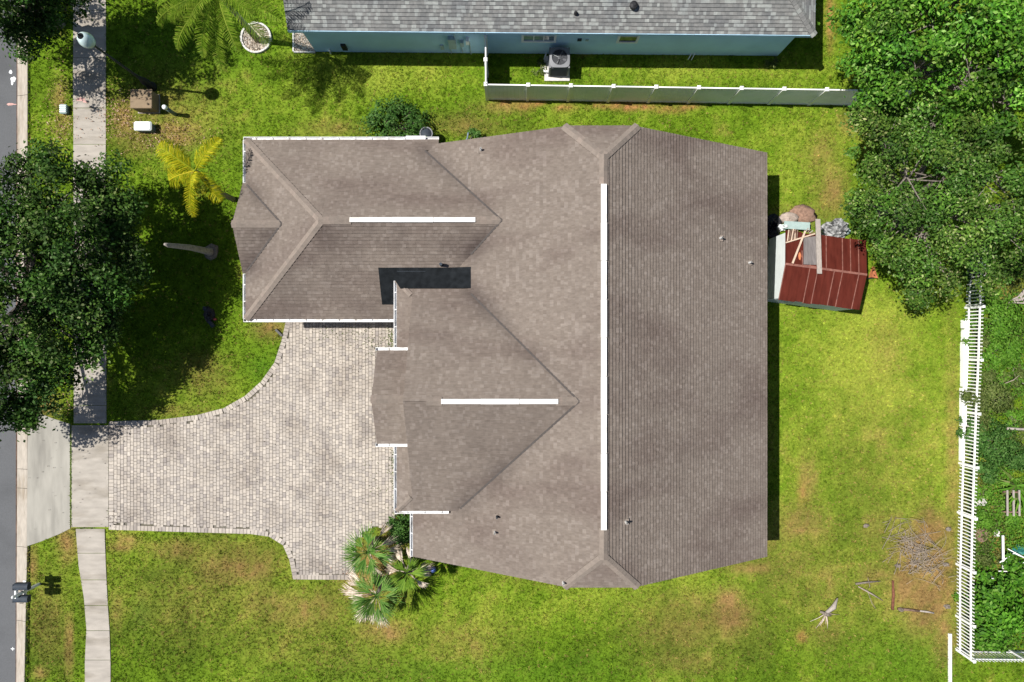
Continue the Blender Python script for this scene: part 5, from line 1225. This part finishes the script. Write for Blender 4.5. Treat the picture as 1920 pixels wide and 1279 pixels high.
# ------------------------------------------------------------------ garden beyond the picket fence
gd_b = [((1872, 600), 1.1, 1.0, .75, M_LIME, 'bright green leafy ground cover beside the upper picket fence', 3000, .13, 'garden_shrub'),
        ((1868, 665), .9, .6, .5, M_LIME, 'light green plant patch below the bright ground cover', 1000, .13, 'garden_shrub'),
        ((1850, 705), .45, .4, .45, M_OLIVE, 'yellowish shrub behind the picket fence', 600, .12, 'garden_shrub'),
        ((1862, 745), 1.1, .75, .9, M_OLIVE, 'olive vine mound growing over the picket fence', 2600, .11, 'vine'),
        ((1905, 700), .5, .8, .4, M_OLIVE, 'loose olive weeds at the right edge of the photo', 700, .12, 'weeds'),
        ((1862, 830), 1.1, .95, .9, M_SHRUB, 'dark green bushy vine behind the middle of the picket fence', 2800, .12, 'vine'),
        ((1905, 790), .45, .6, .6, M_LIME, 'bright green plants under the pale pole', 700, .13, 'garden_shrub'),
        ((1850, 885), .65, .5, .6, M_SHRUB, 'small green shrub just above the wooden slats', 1100, .12, 'garden_shrub'),
        ((1846, 978), .55, .35, .5, M_LIME, 'lime green plant behind the lower picket fence', 700, .12, 'garden_shrub'),
        ((1905, 975), .5, .4, .4, M_LIME, 'low lime plants right of the wooden slats', 600, .12, 'garden_shrub'),
        ((1842, 1045), .55, .5, .5, M_OLIVE, 'olive plant between fence and white frame', 800, .11, 'garden_shrub'),
        ((1850, 1120), .55, .6, .7, M_SHRUB, 'dark shrub between the fence and the large bright bush', 1100, .13, 'garden_shrub'),
        ((1878, 1145), 1.15, 1.5, 1.9, M_BRIB, 'large bright green bush at the lower right corner', 4200, .2, 'garden_shrub'),
        ((1905, 1075), .7, .6, 1.3, M_BRIB, 'green bush above the large corner bush', 1400, .19, 'garden_shrub'),
        ((1838, 790), .5, .8, .7, M_OLIVE, 'olive creeper close behind the middle pickets', 1000, .11, 'vine'),
        ((1845, 925), .4, .35, .4, M_LIME, 'small lime plant left of the wooden slats', 400, .12, 'garden_shrub'),
        ((1905, 860), .6, .7, .8, M_SHRUB, 'dark shrub above the strap-leaf plant', 1300, .13, 'garden_shrub'),
        ((1900, 655), .5, .6, .5, M_LIME, 'lime green plants at the right edge below the ground cover', 800, .13, 'garden_shrub'),
        ((1842, 648), .3, .6, .4, M_OLIVE, 'thin olive weeds behind the upper pickets', 400, .11, 'weeds'),
        ((1862, 1200), .7, .45, 1.1, M_BRIB, 'lower bush hanging over the fence corner', 1300, .19, 'garden_shrub')]
for k, (p, rx, ry, h, mt_, lb, n, lf, nm) in enumerate(gd_b):
    bush(nm, W(*p, h * .5)[:2], rx, ry, h, mt_, lb, 300 + k, n=n, leaf=lf, cat='vine' if nm == 'vine' else 'weeds' if nm == 'weeds' else 'shrub')
bush('vine', G(1797, 1122), .25, .4, .35, M_LIME, 'small green vine poking through the lower picket fence', 340, n=260, leaf=.11, cat='vine')
# strappy plant
ag = empty('strap_leaf_plant', (*G(1900, 908), 0), 'spiky light green strap-leaf plant above the wooden slats', 'plant')
c = Vector((*G(1897, 908), .3)); rg = random.Random(2)
for k in range(14):
    a = rg.uniform(2.2, 5.4) if k < 9 else rg.uniform(0, 6.28); l = rg.uniform(.8, 1.35); d = Vector((math.cos(a), math.sin(a), .25)); s = Vector((-math.sin(a), math.cos(a), 0)) * .06
    m = c + d * l * .55 + Vector((0, 0, .12)); e = c + d * l + Vector((0, 0, -.12)); b = MB(); b.quad(c - s * .6, c + s * .6, m + s, m - s); b.quad(m - s, m + s, e); o = b.build('strap_leaf', M_LIME if k % 3 else M_OLIVE, ag)
ws = empty('slatted_frame', (*G(1881, 938), 0), 'weathered wooden frame of three upright slats behind the fence', 'wooden frame')
for px in (1872, 1883.5, 1894): MB().bar((*G(px, 914), .55), (*G(px + 2, 962), .50), .07, .05).build('slat', M_WOOD, ws)
for py in (918, 955): MB().bar((*G(1868, py), .46), (*G(1898, py + 1), .46), .06, .04).build('crossbar', M_WOODD, ws)
for p in ((1872, 920), (1894, 920), (1873, 956), (1895, 956)): MB().bar((*G(*p), 0), (*G(*p), .44), .05, .05).build('leg', M_WOODD, ws)
wf = empty('broken_white_frame', (*G(1885, 1030), 0), 'broken white metal frame with a tall post among the plants', 'metal frame')
MB().bar((*G(1870, 1000), .35), (*G(1871, 1062), .35), .08, .05).build('post', M_TRIM, wf)
for (p, q) in (((1862, 1049), (1891, 1032)), ((1877, 1024), (1915, 1044)), ((1891, 1033), (1918, 1045)), ((1874, 1048), (1912, 1050)), ((1860, 1065), (1880, 1066))): MB().bar((*G(*p), .42), (*G(*q), .38), .035, .035).build('strut', M_TRIM, wf)
MB().bar((*G(1866, 998), .15), (*G(1866, 998), .0), .3, .2).build('foot', M_STONE, wf)
gobj(lambda b: crumple(b, (*G(1846, 1082), 0), (.22, .25, .45), 41), 'white_sack', M_WPLAST, 'crumpled white sack beside the large corner bush', 'sack', False)
gobj(lambda b: b.tube([(*G(1873, 801), .5), (*G(1895, 802), .5), (*G(1940, 803), .5)], [.06, .055, .05], 8), 'pale_pole', M_WOOD, 'pale pole lying across the plants at the right edge', 'pole')
MB().tube([(*G(1835, 1002), 0), (*G(1835, 1002), .2)], [.18, .3], 14).build('dark_tub', M_WOODD, label='dark round tub close behind the picket fence', cat='tub')
gobj(lambda b: crumple(b, (*G(1835, 940), 0), (.3, .2, .2), 43), 'rag', M_STONE, 'pale rag on the ground behind the picket fence', 'rag', False)
gobj(lambda b: crumple(b, (*G(1908, 1030), 0), (.35, .25, .3), 44), 'tarp', mat('green_tarp', (.03, .16, .14), rough=.5, var=.3), 'dark teal tarp under the broken white frame', 'tarp', False)
rt = empty('driftwood_heap', (*G(1905, 562), 0), 'heap of bent grey driftwood at the right edge', 'driftwood')
rg = random.Random(12)
for k in range(9):
    a = Vector((*G(1888 + rg.uniform(-4, 14), 566 + rg.uniform(-6, 5)), .2)); c = Vector((*G(1912 + rg.uniform(-6, 16), 552 + rg.uniform(-16, 14)), .35)); m = a.lerp(c, .5) + Vector((rg.uniform(-.2, .2), rg.uniform(-.3, .2), .2)); MB().tube([tuple(a), tuple(m), tuple(c)], [.03, .045, .02], 6).build('stick', M_WOOD, rt, True)
for k, (p, q, lb) in enumerate((((1862, 717), (1888, 702), 'pale dead branch over the olive vine'), ((1893, 716), (1920, 728), 'dark dead branch at the right edge above the pole'), ((1905, 742), (1921, 730), 'thin dark branch near the right edge'))):
    MB().tube([(*G(*p), .75), (*G((p[0] + q[0]) / 2, (p[1] + q[1]) / 2 + 1), .85), (*G(*q), .75)], [.015, .02, .01], 5).build('dead_branch', M_TWIG if k == 0 else M_BARK, label=lb, cat='branch')
MB().bar((*G(1840, 1208), .03), (*G(1862, 1206), .05), .3, .04).build('grey_slab', M_SLATE, label='dark grey slab inside the fence corner', cat='slab')

# ------------------------------------------------------------------ grass blades over all lawns
def grass(nt, per, seed):
    rng = np.random.default_rng(seed)
    n = nt * per
    x = rng.uniform(G(40, 0)[0], G(2010, 0)[0], nt); y = rng.uniform(G(0, 1380)[1], G(0, -60)[1], nt)
    tid = np.repeat(np.arange(nt), per); x = np.repeat(x, per) + rng.normal(0, .024, n); y = np.repeat(y, per) + rng.normal(0, .024, n)
    t_bri = np.clip(rng.lognormal(0, .26, nt), .5, 1.8); t_dry = rng.random(nt); t_h = rng.uniform(.7, 1.5, nt); t_az = rng.uniform(0, 2 * np.pi, nt)
    px = x / S + CX; py = CY - y / S
    keep = np.ones(n, bool)
    jit = rng.normal(0, 1.2, n)
    keep &= px > np.where(py < 1000, 52.5, 52 - 6 * (py - 1000) / 279) + .6 + np.abs(jit) * .2
    keep &= ~inpoly(x, y, [(a, c) for a, c in apron_w]); keep &= ~inpoly(x, y, drive_w)
    wj = rng.normal(0, .03, n); keep &= ~inpoly(x + wj, y, walk_w)
    for poly in ([(-150, -349), (415, -349), (415, 303), (-150, 303)], [(-434, 54), (-151, 54), (-151, 324), (-434, 324)], [(-170, -259), (-90, -259), (-90, 82), (-170, 82)]):
        keep &= ~inpoly(x, y, list(U(*poly)))
    keep &= ~inpoly(x, y, [NL(UL + 12, WV, 0)[:2], NL(UR - 14, WV, 0)[:2], NL(UR - 14, 300, 0)[:2], NL(UL + 12, 300, 0)[:2]])
    keep &= ~inpoly(x, y, [(p.x, p.y) for p in (A_, B_, C_, D_)])
    keep &= (x - G(481, 0)[0]) ** 2 + (y - G(0, 72)[1]) ** 2 > .7 ** 2
    keep &= ~inpoly(x, y, [G(550, 58), G(550, 100), G(592, 100), G(592, 58)])
    keep &= ~((np.abs(x - ax) < .6) & (np.abs(y - ay) < .6))
    x, y, tid = x[keep], y[keep], tid[keep]; col, bare = turf(x, y)
    k2 = rng.random(len(x)) > bare * .7; x, y, col, bare, tid = x[k2], y[k2], col[k2], bare[k2], tid[k2]; m = len(x)
    th = t_h[tid]
    L_ = rng.uniform(.05, .10, m) * th; w = rng.uniform(.011, .020, m); a = t_az[tid] + rng.normal(0, 1.1, m); tilt = rng.uniform(.3, 1.3, m)
    dx, dy = np.cos(a) * np.sin(tilt) * L_, np.sin(a) * np.sin(tilt) * L_; dz = np.cos(tilt) * L_
    sx, sy = -np.sin(a) * w, np.cos(a) * w
    v = np.empty((m, 3, 3)); v[:, 0] = np.stack([x - sx, y - sy, np.full(m, -.005)], 1); v[:, 1] = np.stack([x + sx, y + sy, np.full(m, -.005)], 1); v[:, 2] = np.stack([x + dx, y + dy, dz], 1)
    dry = (t_dry[tid] < .05 + .55 * bare)[:, None]
    c = np.where(dry, col * .35 + np.array([.29, .205, .075]) * .65, col) * t_bri[tid][:, None] * np.clip(rng.normal(1.1, .15, m), .6, 1.6)[:, None]
    c[:, :1] *= 1 + rng.normal(0, .08, m)[:, None]
    return v.reshape(-1, 3), np.repeat(c, 3, 0)
gv, gc_ = grass(208000, 5, 77)
np_mesh('lawn_grass', gv, 3, M_GRASS, gc_, None, label='short green and straw coloured lawn grass around the house', cat='grass', kind='stuff')

# ------------------------------------------------------------------ fallen leaves and weeds in the joints
def litter(spots, seed, size, z):
    rng = np.random.default_rng(seed); C = []
    for (px, py, rx, ry, n) in spots:
        a = rng.normal(size=(n, 2)); C.append(np.stack([(px + a[:, 0] * rx - CX) * S, (CY - py - a[:, 1] * ry) * S, np.full(n, z) + rng.uniform(0, .02, n)], 1))
    C = np.concatenate(C); nn = rng.normal(size=C.shape) * .35 + np.array([0, 0, 1]); return leaf_quads(C, nn, size, .6, rng)
M_LITTER = mat('leaf_litter', (.2, .1, .06), rough=1, var=.2, scale=9, isl_cols=[(0, (.10, .055, .035)), (.5, (.26, .14, .08)), (.85, (.40, .25, .17)), (1, (.50, .38, .30))])
np_mesh('leaf_litter', litter([(225, 215, 22, 22, 420), (280, 255, 40, 18, 220), (115, 190, 14, 34, 160), (110, 240, 20, 16, 140), (85, 690, 24, 40, 200), (125, 760, 10, 14, 60), (330, 255, 30, 14, 160), (95, 400, 20, 60, 160), (690, 1070, 26, 26, 240), (735, 1025, 24, 22, 160)], 5, .065, .07), 4, M_LITTER, label='fallen brown leaves scattered under the street trees and palms', cat='leaf litter', kind='stuff')
np_mesh('driveway_debris', litter([(600, 640, 60, 26, 60), (690, 660, 26, 22, 90), (450, 850, 120, 60, 90), (240, 800, 20, 12, 40), (215, 975, 10, 10, 60), (620, 930, 70, 60, 60), (170, 890, 22, 60, 24), (95, 900, 30, 70, 20)], 6, .05, .06), 4, mat('dark_debris', (.07, .05, .04), rough=1, var=.3), label='small dark leaf debris scattered on the driveway', cat='leaf litter', kind='stuff')
np_mesh('joint_weeds', litter([(735, 640, 5, 14, 160), (738, 870, 4, 30, 130), (640, 625, 30, 10, 60), (700, 650, 18, 14, 80), (705, 905, 16, 26, 50), (133.6, 890, .5, 52, 200), (740, 930, 3, 20, 60), (160, 989.5, 8, .6, 40)], 7, .06, .055), 4, M_OLIVE, label='tiny weeds in the paving joints near the walls', cat='weeds', kind='stuff')

def carpet(name, poly_px, n, mt, seed, zmax, leaf, label):
    rng = np.random.default_rng(seed); xs_ = [p[0] for p in poly_px]; ys_ = [p[1] for p in poly_px]
    px = rng.uniform(min(xs_), max(xs_), n); py = rng.uniform(min(ys_), max(ys_), n); k = inpoly(px, py, poly_px); px, py = px[k], py[k]
    x = (px - CX) * S; y = (CY - py) * S; d = vnoise(x, y, 1.3, seed); k = d > rng.uniform(.2, .62, len(x)); x, y, d = x[k], y[k], d[k]
    C = np.stack([x, y, .04 + zmax * d * rng.random(len(x))], 1); v = leaf_quads(C, rng.normal(size=C.shape) * .55 + np.array([0, 0, 1]), leaf, .55, rng)
    np_mesh(name, v, 4, mt, None, None, label=label, cat='ground cover', kind='stuff')
GARD = [(1824, 480), (1960, 480), (1960, 1215), (1806, 1215), (1812, 930)]
carpet('garden_ground_cover', GARD, 30000, M_LIME, 401, .35, .12, 'bright green ground cover filling the garden behind the picket fence')
carpet('garden_weeds', GARD, 22000, M_OLIVE, 402, .3, .11, 'olive weeds between the plants behind the picket fence')
for k, (px, py, rx, ry, h, mt_, lb) in enumerate(((1808, 745, .4, .45, 1.15, M_OLIVE, 'olive vine climbing over the middle of the picket fence'), (1806, 800, .4, .6, .9, M_SHRUB, 'green vine covering pickets below the olive climber'), (1812, 640, .25, .25, .9, M_LIME, 'small lime vine on the upper picket fence'), (1820, 530, .5, .7, 1.1, M_SHRUB, 'dark vine over the top end of the picket fence'))):
    bush('vine', G(px, py), rx, ry, h, mt_, lb, 410 + k, n=int(900 * rx * ry / .2), leaf=.1, cat='vine')
